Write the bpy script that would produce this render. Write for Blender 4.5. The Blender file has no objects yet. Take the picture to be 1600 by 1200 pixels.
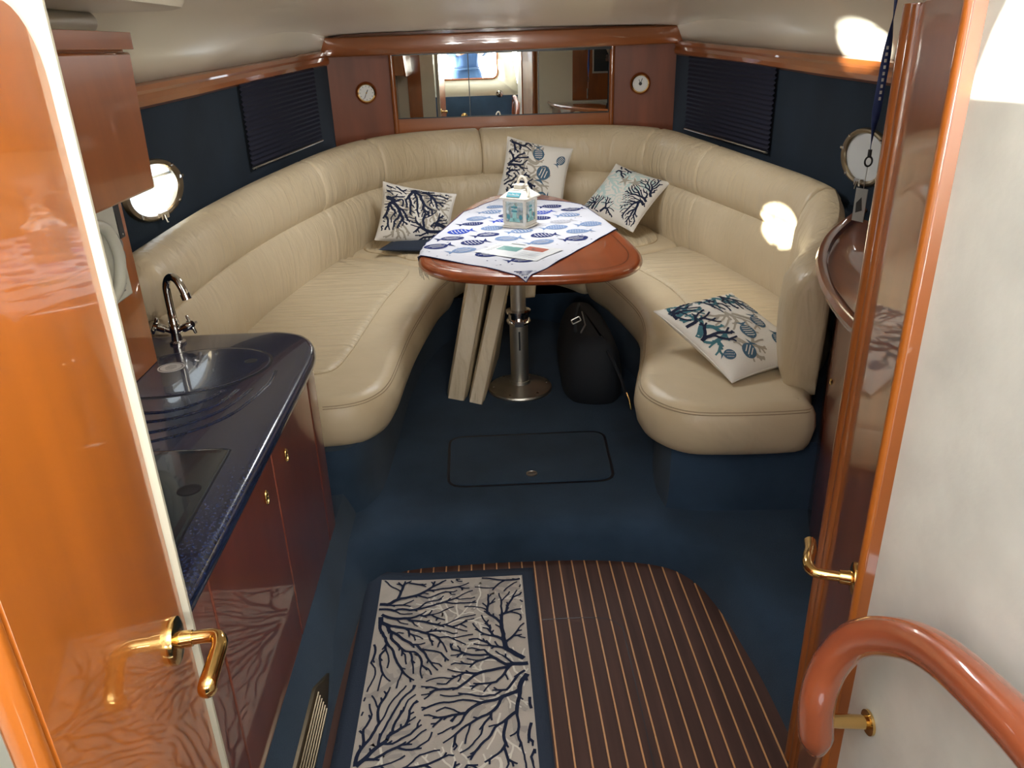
import bpy, bmesh, math, random
from math import sin, cos, pi, sqrt, radians, atan2
from mathutils import Vector, Matrix
random.seed(7)
sc = bpy.context.scene
C = sc.collection

# ------------------------------------------------------------------ camera, light, exposure
CAMZ = 1.6
cam = bpy.data.cameras.new('camera'); co = bpy.data.objects.new('camera', cam); C.objects.link(co)
cam.sensor_width = 36; cam.lens = 27.0; cam.clip_start = .02; cam.clip_end = 300
RX = Vector((0.99858, -0.04498, -0.02854)); RY = Vector((-0.04423, -0.40144, -0.91482)); RZ = Vector((0.02970, 0.91478, -0.40286))
R3 = Matrix((RX, -RY, -RZ)).transposed()
q = R3.to_quaternion(); q.normalize()
co.matrix_world = Matrix.Translation((0, 0, CAMZ)) @ q.to_matrix().to_4x4()
sc.camera = co
sc.view_settings.view_transform = 'Standard'; sc.view_settings.look = 'None'
sc.view_settings.gamma = 1; sc.view_settings.use_curve_mapping = False
sc.view_settings.exposure = 0.55
w = bpy.data.worlds.new('daylight'); sc.world = w; w.use_nodes = True
bg = w.node_tree.nodes['Background']; bg.inputs[0].default_value = (.86, .93, 1, 1); bg.inputs[1].default_value = 2.2

def lamp(name, kind, loc, direction, energy, color=(1, 1, 1), **kw):
    l = bpy.data.lights.new(name, kind); o = bpy.data.objects.new(name, l); C.objects.link(o)
    o.location = loc; o.rotation_euler = Vector(direction).to_track_quat('-Z', 'Y').to_euler()
    l.energy = energy; l.color = color
    for k, v in kw.items(): setattr(l, k, v)
    return o
# low sun over the port side, and its glitter reflected upward off the water
lamp('sun', 'SUN', (-4, 3, 3), (2.42, 0.35, -.295), 21, (1, .95, .84), angle=.012)
lamp('water_glitter', 'SUN', (-4, 3, 0), (2.67, .16, .42), 18, (1, .96, .88), angle=.02)
# daylight falling through the deck hatch and the companionway, plus added fill lamps
lamp('hatch_daylight', 'AREA', (.16, 3.55, 1.845), (0, 0, -1), 12, (.95, .98, 1), shape='DISK', size=.5)
lamp('companionway_daylight', 'AREA', (0, -.25, 2.35), (.02, .55, -1), 8, (.95, .98, 1), shape='RECTANGLE', size=1.0, size_y=.8)
lamp('cockpit_bounce', 'AREA', (.1, -1.5, 1.40), (0, 1, .26), 200, (1, .97, .9), shape='RECTANGLE', size=1.6, size_y=.7)  # added area lamp imitating cockpit bounce, tilted up to brighten the ceiling
lamp('galley_fill', 'AREA', (.2, 1.5, 1.86), (0, 0, -1), 7, (1, .98, .95), shape='RECTANGLE', size=.5, size_y=.5)  # added fill lamp under the closed ceiling, no hatch above it

# ------------------------------------------------------------------ materials
def nodes(m):
    m.use_nodes = True; nt = m.node_tree
    return nt, nt.nodes['Principled BSDF']
def mat(name, col, rough=.5, metal=0, coat=0, spec=.5, bump=None, vary=None, emit=None, sheen=0, crough=.04):
    m = bpy.data.materials.new(name); nt, b = nodes(m)
    b.inputs['Base Color'].default_value = (*col, 1); b.inputs['Roughness'].default_value = rough
    b.inputs['Metallic'].default_value = metal; b.inputs['Coat Weight'].default_value = coat
    b.inputs['Coat Roughness'].default_value = crough
    b.inputs['Specular IOR Level'].default_value = spec
    b.inputs['Sheen Weight'].default_value = sheen
    N = nt.nodes; L = nt.links
    if emit: b.inputs['Emission Color'].default_value = (*emit[0], 1); b.inputs['Emission Strength'].default_value = emit[1]
    tc = N.new('ShaderNodeTexCoord')
    if vary:   # (scale xyz, amount, detail)
        mp = N.new('ShaderNodeMapping'); mp.inputs['Scale'].default_value = vary[0]; L.new(tc.outputs['Object'], mp.inputs[0])
        nz = N.new('ShaderNodeTexNoise'); nz.inputs['Scale'].default_value = 1; nz.inputs['Detail'].default_value = vary[2]; L.new(mp.outputs[0], nz.inputs['Vector'])
        rp = N.new('ShaderNodeValToRGB'); a = vary[1]
        rp.color_ramp.elements[0].position = .3; rp.color_ramp.elements[1].position = .7
        rp.color_ramp.elements[0].color = (*[c * (1 - a) for c in col], 1); rp.color_ramp.elements[1].color = (*[min(1, c * (1 + a)) for c in col], 1)
        L.new(nz.outputs['Fac'], rp.inputs[0]); L.new(rp.outputs[0], b.inputs['Base Color'])
    if bump:   # (scale xyz, strength, distance, detail)
        mp = N.new('ShaderNodeMapping'); mp.inputs['Scale'].default_value = bump[0]; L.new(tc.outputs['Object'], mp.inputs[0])
        nz = N.new('ShaderNodeTexNoise'); nz.inputs['Scale'].default_value = 1; nz.inputs['Detail'].default_value = bump[3]; L.new(mp.outputs[0], nz.inputs['Vector'])
        bp = N.new('ShaderNodeBump'); bp.inputs['Strength'].default_value = bump[1]; bp.inputs['Distance'].default_value = bump[2]
        L.new(nz.outputs['Fac'], bp.inputs['Height']); L.new(bp.outputs[0], b.inputs['Normal'])
    return m
M = {}
M['cherry'] = mat('cherry', (.29, .082, .016), .32, coat=1, vary=((9, 9, 1.4), .22, 5))
M['cherry_h'] = mat('cherry_h', (.29, .082, .016), .32, coat=1, vary=((1.4, 9, 14), .2, 5))
M['cherry_y'] = mat('cherry_y', (.29, .082, .016), .32, coat=1, vary=((12, 1.4, 12), .2, 5))
M['cherry_lit'] = mat('cherry_lit', (.36, .098, .010), .35, coat=1, vary=((10, 10, 1.1), .16, 6), crough=.03)  # same cherry in a brighter orange, the light on the door put into the colour
M['cherry_f'] = mat('cherry_f', (.21, .055, .020), .5, coat=.12, spec=.3, vary=((9, 9, 1.4), .22, 5), crough=.3)
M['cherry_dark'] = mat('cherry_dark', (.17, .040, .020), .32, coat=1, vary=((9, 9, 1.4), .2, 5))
M['rail_wood'] = mat('rail_wood', (.33, .08, .03), .25, coat=1, vary=((10, 3, 3), .2, 6))
M['table_wood'] = mat('table_wood', (.30, .062, .012), .3, coat=.8, vary=((22, 1.5, 12), .16, 5))
M['table_in'] = mat('table_in', (.12, .03, .01), .3, coat=1)
M['inlay_light'] = mat('inlay_light', (.55, .3, .12), .4, coat=.5)
M['teak'] = mat('teak', (.070, .034, .027), .6, vary=((30, 1.6, 5), .25, 5), spec=.22)
M['holly'] = mat('holly', (.55, .27, .11), .5)
M['carpet'] = mat('carpet', (.027, .050, .084), .95, sheen=.08, vary=((3.5, 3.5, 3.5), .28, 5), bump=((420, 420, 420), .6, .004, 3), spec=.15)
M['suede'] = mat('suede', (.010, .019, .032), .9, sheen=.05, vary=((3, 3, 3), .2, 3), bump=((260, 260, 260), .3, .002, 2), spec=.2)
M['navy_gloss'] = mat('navy_gloss', (.01, .018, .03), .15, coat=.6)
M['headliner'] = mat('headliner', (.84, .79, .65), .32, coat=.35, vary=((1.5, 1.5, 1.5), .03, 2), bump=((3, 3, 3), .15, .02, 1), crough=.15)
M['wallvinyl'] = mat('wallvinyl', (.62, .61, .55), .55, vary=((9, 9, 9), .09, 6), bump=((60, 60, 60), .15, .003, 4))
M['cream'] = mat('cream', (.72, .68, .54), .3, coat=.4)
M['white_plastic'] = mat('white_plastic', (.62, .61, .53), .35)
M['grey_plastic'] = mat('grey_plastic', (.18, .17, .17), .35)
M['dark_plastic'] = mat('dark_plastic', (.012, .013, .015), .4)
M['brass'] = mat('brass', (.78, .52, .2), .14, metal=1)
M['chrome'] = mat('chrome', (.62, .6, .58), .06, metal=1)
M['steel'] = mat('steel', (.56, .53, .47), .4, metal=1)
M['bronze'] = mat('bronze', (.24, .19, .125), .35, metal=1)
M['mirror'] = mat('mirror', (.86, .87, .84), .0, metal=1)
M['counter'] = mat('counter', (.010, .016, .048), .22, coat=.55, vary=((170, 170, 170), 1.3, 2), crough=.03)
M['groove'] = mat('groove', (.004, .005, .012), .4)
M['navy_fabric'] = mat('navy_fabric', (.020, .031, .055), .9, bump=((300, 300, 300), .5, .002, 2))
M['rug_field'] = mat('rug_field', (.47, .42, .37), .95, vary=((14, 14, 1), .08, 3), bump=((400, 400, 400), .5, .002, 2), spec=.1)
M['rug_light'] = mat('rug_light', (.68, .64, .57), .95, spec=.1)
M['rug_grey'] = mat('rug_grey', (.37, .335, .305), .95, spec=.1)
M['ink'] = mat('ink', (.018, .024, .05), .9, spec=.1)
M['pillow'] = mat('pillow', (.72, .68, .62), .9, bump=((250, 250, 250), .4, .002, 2), spec=.1)
M['p_ink'] = mat('p_ink', (.02, .025, .05), .9, spec=.1)
M['p_slate'] = mat('p_slate', (.07, .13, .19), .9, spec=.1)
M['p_taupe'] = mat('p_taupe', (.38, .34, .28), .9, spec=.1)
M['p_aqua'] = mat('p_aqua', (.48, .6, .57), .9, spec=.1)
M['p_teal'] = mat('p_teal', (.06, .16, .19), .9, spec=.1)
M['cloth'] = mat('cloth', (.62, .62, .67), .85, bump=((300, 300, 300), .3, .001, 2), spec=.1)
M['c_royal'] = mat('c_royal', (.03, .07, .42), .85, spec=.1)
M['c_navy'] = mat('c_navy', (.025, .035, .13), .85, spec=.1)
M['c_sky'] = mat('c_sky', (.19, .27, .44), .85, spec=.1)
M['c_grey'] = mat('c_grey', (.42, .42, .46), .85, spec=.1)
M['paper'] = mat('paper', (.72, .73, .74), .35)
M['print_teal'] = mat('print_teal', (.12, .3, .28), .4)
M['print_red'] = mat('print_red', (.4, .1, .06), .4)
M['print_dark'] = mat('print_dark', (.06, .06, .06), .4)
M['lantern_white'] = mat('lantern_white', (.78, .74, .66), .5, vary=((40, 40, 40), .06, 2))
M['lantern_teal'] = mat('lantern_teal', (.08, .3, .36), .5)
M['lantern_aqua'] = mat('lantern_aqua', (.35, .68, .65), .5)
M['rope'] = mat('rope', (.68, .62, .52), .9, bump=((200, 200, 200), .6, .002, 2))
M['red'] = mat('red', (.6, .03, .05), .5)
M['dial'] = mat('dial', (.72, .71, .68), .35)
M['black_bag'] = mat('black_bag', (.006, .008, .012), .8, bump=((150, 150, 150), .4, .002, 2))
M['seam'] = mat('seam', (.36, .27, .17), .6)
M['gasket'] = mat('gasket', (.50, .47, .38), .5)
M['denim'] = mat('denim', (.03, .08, .20), .9, bump=((200, 200, 200), .4, .002, 2))
M['skin'] = mat('skin', (.55, .32, .22), .55)
M['hair'] = mat('hair', (.05, .03, .02), .7)
M['screen'] = mat('screen', (.04, .045, .045), .12)
M['lanyard'] = mat('lanyard', (.02, .04, .16), .7)
M['white_print'] = mat('white_print', (.75, .75, .75), .6)
M['tag_grey'] = mat('tag_grey', (.32, .33, .32), .35)
M['cockpit'] = mat('cockpit', (.75, .70, .50), .5)

def leather(name, mode):
    m = bpy.data.materials.new(name); nt, b = nodes(m); N = nt.nodes; L = nt.links
    b.inputs['Roughness'].default_value = .42; b.inputs['Specular IOR Level'].default_value = .45
    tc = N.new('ShaderNodeTexCoord')
    def noise(scale, det, dist=0):
        mp = N.new('ShaderNodeMapping'); mp.inputs['Scale'].default_value = scale; L.new(tc.outputs['Object'], mp.inputs[0])
        nz = N.new('ShaderNodeTexNoise'); nz.inputs['Scale'].default_value = 1; nz.inputs['Detail'].default_value = det; nz.inputs['Distortion'].default_value = dist
        L.new(mp.outputs[0], nz.inputs['Vector']); return nz
    c = noise((2.5, 2.5, 2.5), 4)
    rp = N.new('ShaderNodeValToRGB'); rp.color_ramp.elements[0].position = .3; rp.color_ramp.elements[1].position = .7
    rp.color_ramp.elements[0].color = (.53, .425, .275, 1); rp.color_ramp.elements[1].color = (.62, .51, .35, 1)
    L.new(c.outputs[0], rp.inputs[0]); L.new(rp.outputs[0], b.inputs['Base Color'])
    sc_ = {'cross': (3.2, 34, 4), 'crossbow': (34, 4, 4), 'roll': (5, 5, 5), 'up': (16, 16, 2.2), 'face': (14, 14, 3)}[mode]
    st = {'cross': .8, 'crossbow': .8, 'roll': .6, 'up': .85, 'face': .7}[mode]
    n1 = noise(sc_, 3, .5); n2 = noise((160, 160, 160), 3)
    bp = N.new('ShaderNodeBump'); bp.inputs['Strength'].default_value = st; bp.inputs['Distance'].default_value = .02
    b2 = N.new('ShaderNodeBump'); b2.inputs['Strength'].default_value = .12; b2.inputs['Distance'].default_value = .002
    L.new(n1.outputs[0], bp.inputs['Height']); L.new(n2.outputs[0], b2.inputs['Height']); L.new(bp.outputs[0], b2.inputs['Normal']); L.new(b2.outputs[0], b.inputs['Normal'])
    return m
for k in ('cross', 'crossbow', 'roll', 'up', 'face'): M['lea_' + k] = leather('leather_' + k, k)

def glassy(name, t, col, rough=.0):
    m = bpy.data.materials.new(name); m.use_nodes = True; nt = m.node_tree; N = nt.nodes; L = nt.links
    N.remove(N['Principled BSDF']); out = N['Material Output']
    tr = N.new('ShaderNodeBsdfTransparent'); tr.inputs[0].default_value = (*col, 1)
    gl = N.new('ShaderNodeBsdfGlossy'); gl.inputs['Roughness'].default_value = rough
    df = N.new('ShaderNodeBsdfDiffuse'); df.inputs[0].default_value = (*col, 1)
    m1 = N.new('ShaderNodeMixShader'); m1.inputs[0].default_value = .15
    L.new(df.outputs[0], m1.inputs[1]); L.new(gl.outputs[0], m1.inputs[2])
    mx = N.new('ShaderNodeMixShader'); mx.inputs[0].default_value = t
    L.new(m1.outputs[0], mx.inputs[1]); L.new(tr.outputs[0], mx.inputs[2]); L.new(mx.outputs[0], out.inputs[0])
    return m
M['pane'] = glassy('pane', .93, (.95, .97, .97))
M['pane_fog'] = glassy('pane_fog', .12, (.62, .63, .62), .2)
M['lantern_glass'] = glassy('lantern_glass', .75, (.9, .95, .95))

# ------------------------------------------------------------------ mesh helpers
class B:
    def __init__(s): s.v = []; s.f = []; s.m = []
    def add(s, vs, fs, mi=0):
        o = len(s.v); s.v += [Vector(v) for v in vs]; s.f += [[i + o for i in f] for f in fs]; s.m += [mi] * len(fs); return s
    def box(s, lo, hi, mi=0, T=None):
        x0, y0, z0 = lo; x1, y1, z1 = hi
        vs = [Vector(p) for p in [(x0, y0, z0), (x1, y0, z0), (x1, y1, z0), (x0, y1, z0), (x0, y0, z1), (x1, y0, z1), (x1, y1, z1), (x0, y1, z1)]]
        if T: vs = [T @ v for v in vs]
        return s.add(vs, [(3, 2, 1, 0), (4, 5, 6, 7), (0, 1, 5, 4), (1, 2, 6, 5), (2, 3, 7, 6), (3, 0, 4, 7)], mi)
    def prism(s, pts, z0, z1, mi=0, T=None):
        n = len(pts); vs = [Vector((p[0], p[1], z0)) for p in pts] + [Vector((p[0], p[1], z1)) for p in pts]
        if T: vs = [T @ v for v in vs]
        return s.add(vs, [list(range(n))[::-1], list(range(n, 2 * n))] + [(i, (i + 1) % n, n + (i + 1) % n, n + i) for i in range(n)], mi)
    def lathe(s, prof, T=None, n=32, mi=0):     # prof (r,z) list around local Z
        vs = []; fs = []
        for r, z in prof:
            for k in range(n): a = 2 * pi * k / n; vs.append(Vector((max(r, 1e-5) * cos(a), max(r, 1e-5) * sin(a), z)))
        for j in range(len(prof) - 1):
            for k in range(n): fs.append((j * n + k, j * n + (k + 1) % n, (j + 1) * n + (k + 1) % n, (j + 1) * n + k))
        if T: vs = [T @ v for v in vs]
        return s.add(vs, fs, mi)
    def tube(s, pts, r, n=14, cap=True, mi=0, flat=None):
        pts = [Vector(p) for p in pts]; rs = r if isinstance(r, (list, tuple)) else [r] * len(pts)
        vs = []; fs = []; up = None
        for i, p in enumerate(pts):
            d = (pts[min(i + 1, len(pts) - 1)] - pts[max(i - 1, 0)]).normalized()
            if up is None: up = d.orthogonal().normalized()
            up = (up - d * up.dot(d)).normalized(); sd = d.cross(up)
            for k in range(n):
                a = 2 * pi * k / n; vs.append(p + (up * cos(a) + sd * sin(a)) * rs[i])
        m_ = len(pts)
        for j in range(m_ - 1):
            for k in range(n): fs.append((j * n + k, j * n + (k + 1) % n, (j + 1) * n + (k + 1) % n, (j + 1) * n + k))
        if cap: fs += [list(range(n))[::-1], [(m_ - 1) * n + k for k in range(n)]]
        return s.add(vs, fs, mi)
def obj(name, b, ms, parent=None, smooth=None, bev=0, at=None, sol=0, seg=2):
    """one mesh object; vertices given in world space, stored relative to the parent or to its own base"""
    if not isinstance(ms, (list, tuple)): ms = [ms]
    org = Vector((0, 0, 0))
    if parent is not None:
        org = parent['_w'] if '_w' in parent else (0, 0, 0); org = Vector(org)
    elif at is not None: org = Vector(at)
    else:
        xs = [v.x for v in b.v]; ys = [v.y for v in b.v]; zs = [v.z for v in b.v]
        org = Vector(((min(xs) + max(xs)) / 2, (min(ys) + max(ys)) / 2, min(zs)))
    me = bpy.data.meshes.new(name); me.from_pydata([tuple(v - org) for v in b.v], [], b.f)
    for m_ in ms: me.materials.append(M[m_])
    for p, mi in zip(me.polygons, b.m): p.material_index = mi
    bm = bmesh.new(); bm.from_mesh(me); bmesh.ops.remove_doubles(bm, verts=bm.verts, dist=1e-6); bmesh.ops.recalc_face_normals(bm, faces=bm.faces)
    big = [f for f in bm.faces if len(f.verts) > 8]
    if big: bmesh.ops.triangulate(bm, faces=big)
    bm.to_mesh(me); bm.free()
    o = bpy.data.objects.new(name, me); C.objects.link(o)
    if parent is not None: o.parent = parent
    else: o.location = org
    o['_w'] = tuple(org)
    if smooth is None: smooth = True
    if smooth:
        me.polygons.foreach_set('use_smooth', [True] * len(me.polygons))
        try: me.set_sharp_from_angle(angle=radians(38))
        except Exception: pass
    if bev:
        md = o.modifiers.new('b', 'BEVEL'); md.width = bev; md.segments = seg; md.limit_method = 'ANGLE'; md.angle_limit = radians(35); md.harden_normals = False
    if sol:
        md = o.modifiers.new('s', 'SOLIDIFY'); md.thickness = sol; md.offset = 0
    return o
def tag(o, label=None, cat=None, group=None, kind=None):
    if label: o['label'] = label
    if cat: o['category'] = cat
    if group: o['group'] = group
    if kind: o['kind'] = kind
    return o
def thing(name, loc, label=None, cat=None, group=None, kind=None):
    o = bpy.data.objects.new(name, None); C.objects.link(o); o.location = loc; o.empty_display_size = .1; o['_w'] = tuple(loc)
    return tag(o, label, cat, group, kind)
def catmull(P, n, closed=False):
    P = [Vector(p) for p in P]; out = []; m_ = len(P)
    segs = m_ if closed else m_ - 1
    for i in range(segs):
        if closed: a, b_, c, d = P[(i - 1) % m_], P[i], P[(i + 1) % m_], P[(i + 2) % m_]
        else: a, b_, c, d = P[max(i - 1, 0)], P[i], P[i + 1], P[min(i + 2, m_ - 1)]
        for k in range(n):
            t = k / n
            out.append(.5 * ((2 * b_) + (c - a) * t + (2 * a - 5 * b_ + 4 * c - d) * t * t + (3 * b_ - a - 3 * c + d) * t ** 3))
    if not closed: out.append(P[-1])
    return out
def resample(P, step, closed=False):
    Q = P + [P[0]] if closed else P
    L = [0]
    for a, b_ in zip(Q, Q[1:]): L.append(L[-1] + (b_ - a).length)
    n = max(3, int(L[-1] / step)); out = []; j = 0
    for i in range(n if closed else n + 1):
        s = L[-1] * i / n
        while j < len(L) - 2 and L[j + 1] < s: j += 1
        t = (s - L[j]) / max(1e-9, L[j + 1] - L[j]); out.append(Q[j].lerp(Q[j + 1], t))
    return out
def inset_normals(P):      # outward normals of a closed 2-D outline
    n = len(P); A = sum(P[i].x * P[(i + 1) % n].y - P[(i + 1) % n].x * P[i].y for i in range(n)); sg = 1 if A > 0 else -1
    N = []
    for i in range(n):
        d = (P[(i + 1) % n] - P[i - 1]).normalized(); N.append(Vector((d.y, -d.x)) * sg)
    return N
def slab(outline, rings, step=.03, cm=4, mi=0, smooth=True):
    """rings: list of (offset outward, z) from bottom to top; closed with caps"""
    P = [Vector(p) for p in outline]
    if smooth: P = catmull(P, cm * 3, True)
    P = resample(P, step, True); N = inset_normals(P); n = len(P); b = B(); vs = []; fs = []
    for o, z in rings: vs += [Vector((p.x + q_.x * o, p.y + q_.y * o, z)) for p, q_ in zip(P, N)]
    m_ = len(rings)
    for j in range(m_ - 1):
        for i in range(n): fs.append((j * n + i, j * n + (i + 1) % n, (j + 1) * n + (i + 1) % n, (j + 1) * n + i))
    fs += [list(range(n))[::-1], [(m_ - 1) * n + i for i in range(n)]]
    return b.add(vs, fs, mi)
def rounded(pts, r, n=6):
    """polygon with rounded corners"""
    P = [Vector(p) for p in pts]; out = []; m_ = len(P)
    for i in range(m_):
        p = P[i]; a = (P[i - 1] - p); c = (P[(i + 1) % m_] - p); ra = min(r, a.length * .45, c.length * .45)
        s = p + a.normalized() * ra; e = p + c.normalized() * ra
        for k in range(n + 1):
            t = k / n; out.append(s * (1 - t) ** 2 + p * 2 * t * (1 - t) + e * t * t)
    return out
def Tm(loc, zdir=(0, 0, 1), xdir=None):
    z = Vector(zdir).normalized(); x = Vector(xdir) if xdir else (Vector((1, 0, 0)) if abs(z.x) < .9 else Vector((0, 1, 0)))
    x = (x - z * x.dot(z)).normalized(); y = z.cross(x)
    return Matrix.Translation(loc) @ Matrix((x, y, z)).transposed().to_4x4()

# ------------------------------------------------------------------ hull geometry
def lerp_tab(tab, y):
    if y <= tab[0][0]: return tab[0][1]
    for (a, va), (b_, vb) in zip(tab, tab[1:]):
        if y <= b_: return va + (vb - va) * (y - a) / (b_ - a)
    return tab[-1][1]
LX = [(-.5, -1.27), (1.0, -1.27), (2.4, -1.245), (3.0, -1.195), (3.6, -1.145), (4.3, -1.075), (5.3, -.975), (5.6, -.94)]
RXt = [(-.5, 1.56), (1.0, 1.56), (2.4, 1.53), (3.0, 1.49), (3.6, 1.455), (4.3, 1.41), (5.3, 1.335), (5.6, 1.31)]
TB = [(0, 1.38), (2.9, 1.442), (3.4, 1.458), (4.1, 1.487), (5.6, 1.535)]      # bottom of side moulding
TT = [(0, 1.45), (2.9, 1.512), (4.1, 1.556), (5.3, 1.60), (5.6, 1.61)]        # top of side moulding
def hull_wall(name, tab, sgn, hole):
    b = B(); yc, zc, r = hole; hs = .16
    def V(y, z): return (lerp_tab(tab, y), y, z)
    ys = sorted(set([-.5, .3, .87, 1.0, 1.6, 2.4, yc - (.24 if sgn < 0 else .2), yc + (.24 if sgn < 0 else .2), 3.6, 4.3, 4.8, 5.3, 5.6])); zs = [0, .6, zc - hs, zc + hs, 1.655, 1.75]
    for y0, y1 in zip(ys, ys[1:]):
        for z0, z1 in zip(zs, zs[1:]):
            if sgn < 0 and y1 <= .87 and z1 > 1.7: continue
            if abs((y0 + y1) / 2 - yc) < (.24 if sgn < 0 else .2) and abs((z0 + z1) / 2 - zc) < hs:
                n = 64; ci = []; sq = []; hy_ = .24 if sgn < 0 else .20
                for k in range(n):
                    a = 2 * pi * k / n; ca, sa = cos(a), sin(a); m_ = max(abs(ca), abs(sa))
                    ci.append(V(yc + r * (2.15 if sgn < 0 else 1.6) * ca, zc + r * sa)); sq.append(V(yc + hy_ * ca / m_, zc + hs * sa / m_))
                b.add(ci + sq, [(k, (k + 1) % n, n + (k + 1) % n, n + k) for k in range(n)])
            else: b.add([V(y0, z0), V(y1, z0), V(y1, z1), V(y0, z1)], [(0, 1, 2, 3)])
    # skin thickness outward
    o = obj(name, b, 'suede', smooth=False); md = o.modifiers.new('s', 'SOLIDIFY'); md.thickness = .02; md.offset = 0
    tag(o, kind='structure'); return o
PL = (2.91, 1.155, .098); PR = (2.985, 1.17, .098)
hull_wall('wall_left', LX, -1, PL); hull_wall('wall_right', RXt, 1, PR)

# headliner / ceiling: one lofted shell from moulding to moulding
def ceil_z(x, y):  # crown height
    return 1.86
b = B(); ys = [.695, 1.0, 1.5, 2.0, 2.5, 3.0, 3.5, 4.0, 4.5, 4.9, 5.15, 5.35, 5.6]; cols = None; vs = []
for y in ys:
    l = lerp_tab(LX, y); r = lerp_tab(RXt, y); zt = lerp_tab(TT, y) - .01; cz = 1.865 - .155 * min(1, max(0, (y - 3.6) / 1.6)) ** 1.3; kf = min(1, max(0, (y - 3.6) / 1.5))
    row = []
    for t, h in [(0, 0), (.02, .28), (.05, .52), (.09, .68), (.14, .79), (.2, .86), (.26, .885), (.28, .93), (.34, .965), (.42, .99), (.5, 1), (.58, .99), (.66, .965), (.72, .93), (.74, .885), (.8, .86), (.86, .79), (.91, .68), (.95, .52), (.98, .28), (1, 0)]:
        row.append((l + (r - l) * t, y, zt + (cz - zt) * (h + (1 - h) * kf * .8 if 0 < t < 1 else 0)))
    cols = len(row); vs += row
b.add(vs, [(j * cols + i, j * cols + i + 1, (j + 1) * cols + i + 1, (j + 1) * cols + i) for j in range(len(ys) - 1) for i in range(cols - 1)])
o = obj('ceiling', b, 'headliner', sol=.012); tag(o, kind='structure')

# side mouldings
def moulding(name, tab, sg):
    pr = [(0, 0), (.018, -.012), (.04, 0), (.045, .02), (.035, .038), (.042, .05), (.035, .066), (.015, .074), (0, .07)]
    b = B(); vs = []; ys = [1.0 + i * .15 for i in range(30)]
    for y in ys:
        x = lerp_tab(tab, y); z0 = lerp_tab(TB, y); z1 = lerp_tab(TT, y)
        for o_, h in pr: vs.append((x - sg * o_, y, z0 + (z1 - z0) * h / .07))
    n = len(pr)
    b.add(vs, [(j * n + i, j * n + (i + 1) % n, (j + 1) * n + (i + 1) % n, (j + 1) * n + i) for j in range(len(ys) - 1) for i in range(n)] + [list(range(n)), [(len(ys) - 1) * n + i for i in range(n)]])
    tag(obj(name, b, 'cherry_y'), kind='structure')
moulding('trim_1', LX, -1); moulding('trim_2', RXt, 1)
# ledges behind the backrests
for nm, tab, sg in (('trim_3', LX, -1), ('trim_4', RXt, 1)):
    b = B(); ys = [2.35 + i * .2 for i in range(16)]; vs = []
    for y in ys:
        x = lerp_tab(tab, y); vs += [(x, y, .98), (x - sg * -.0 + (-sg) * .16, y, .96), (x + (-sg) * .16, y, .9), (x, y, .9)]
    b.add(vs, [(j * 4 + i, j * 4 + (i + 1) % 4, (j + 1) * 4 + (i + 1) % 4, (j + 1) * 4 + i) for j in range(len(ys) - 1) for i in range(4)])
    tag(obj(nm, b, 'navy_gloss'), kind='structure')

# front bulkhead of cherry with reveals
wf = thing('wall_front', (.18, 5.5, .9), kind='structure')
b = B(); b.box((-1.0, 5.50, .9), (1.36, 5.56, 1.9)); obj('bulkhead_panel', b, 'cherry', wf)
for x0, x1, y0, y1 in ((-.96, -.56, 5.40, 5.47), (.92, 1.33, 5.47, 5.40)):
    b = B(); b.add([(x0, y0, .95), (x1, y1, .95), (x1, 5.5, .95), (x0, 5.5, .95), (x0, y0, 1.68), (x1, y1, 1.68), (x1, 5.5, 1.68), (x0, 5.5, 1.68)], [(3, 2, 1, 0), (4, 5, 6, 7), (0, 1, 5, 4), (1, 2, 6, 5), (2, 3, 7, 6), (3, 0, 4, 7)])
    obj('side_panel', b, 'cherry_f', wf, bev=.004)
for x in (-.545, .905):
    b = B(); b.tube([(x, 5.462, .95), (x, 5.462, 1.68)], .018, 12); obj('corner_bead', b, 'cherry', wf)
b = B(); b.box((-.55, 5.465, .95), (.91, 5.5, 1.175)); obj('lower_rail', b, 'cherry_h', wf, bev=.004)
# overhanging header board with rounded ends
b = B()
def board(y0, z0, z1, xl, xr):
    P = rounded([(xl, z0), (xr, z0), (xr, z1), (xl, z1)], .035, 5); return P
P = rounded([(-.985, 1.565), (1.365, 1.585), (1.365, 1.695), (-.985, 1.68)], .03, 5)
n = len(P); vs = []
cx = lambda x, y: (x, y)
rings = [(-.0, 5.46), (0, 5.26), (-.010, 5.245), (-.03, 5.24)]
for off, y in rings:
    for p in P:
        c = Vector((.19, 1.63)); s = Vector((1 + off / 1.2, 1 + off / .06)); vs.append((c.x + (p.x - c.x) * s.x, y + .06 * (abs(p.x - .19) / 1.2) ** 2, c.y + (p.y - c.y) * s.y))
b.add(vs, [(j * n + i, j * n + (i + 1) % n, (j + 1) * n + (i + 1) % n, (j + 1) * n + i) for j in range(3) for i in range(n)] + [list(range(n)), [3 * n + i for i in range(n)]])
tag(obj('trim_5', b, 'cherry_h'), kind='structure')

# mirror in three panels
mr = thing('wall_mirror', (.18, 5.46, 1.18), 'wide wall mirror in three panes above the middle of the cream sofa', 'mirror')
xs = [-.53, -.045, .415, .885]
for x0, x1 in zip(xs, xs[1:]):
    b = B(); b.box((x0 + .003, 5.452, 1.178), (x1 - .003, 5.46, 1.567)); obj('mirror_pane', b, 'mirror', mr, smooth=False)
b = B(); b.box((-.54, 5.46, 1.17), (.895, 5.465, 1.575)); obj('backing', b, 'dark_plastic', mr, smooth=False)
b = B(); b.box((-.54, 5.444, 1.562), (.895, 5.465, 1.585)); obj('top_rail', b, 'dark_plastic', mr, smooth=False)

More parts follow.
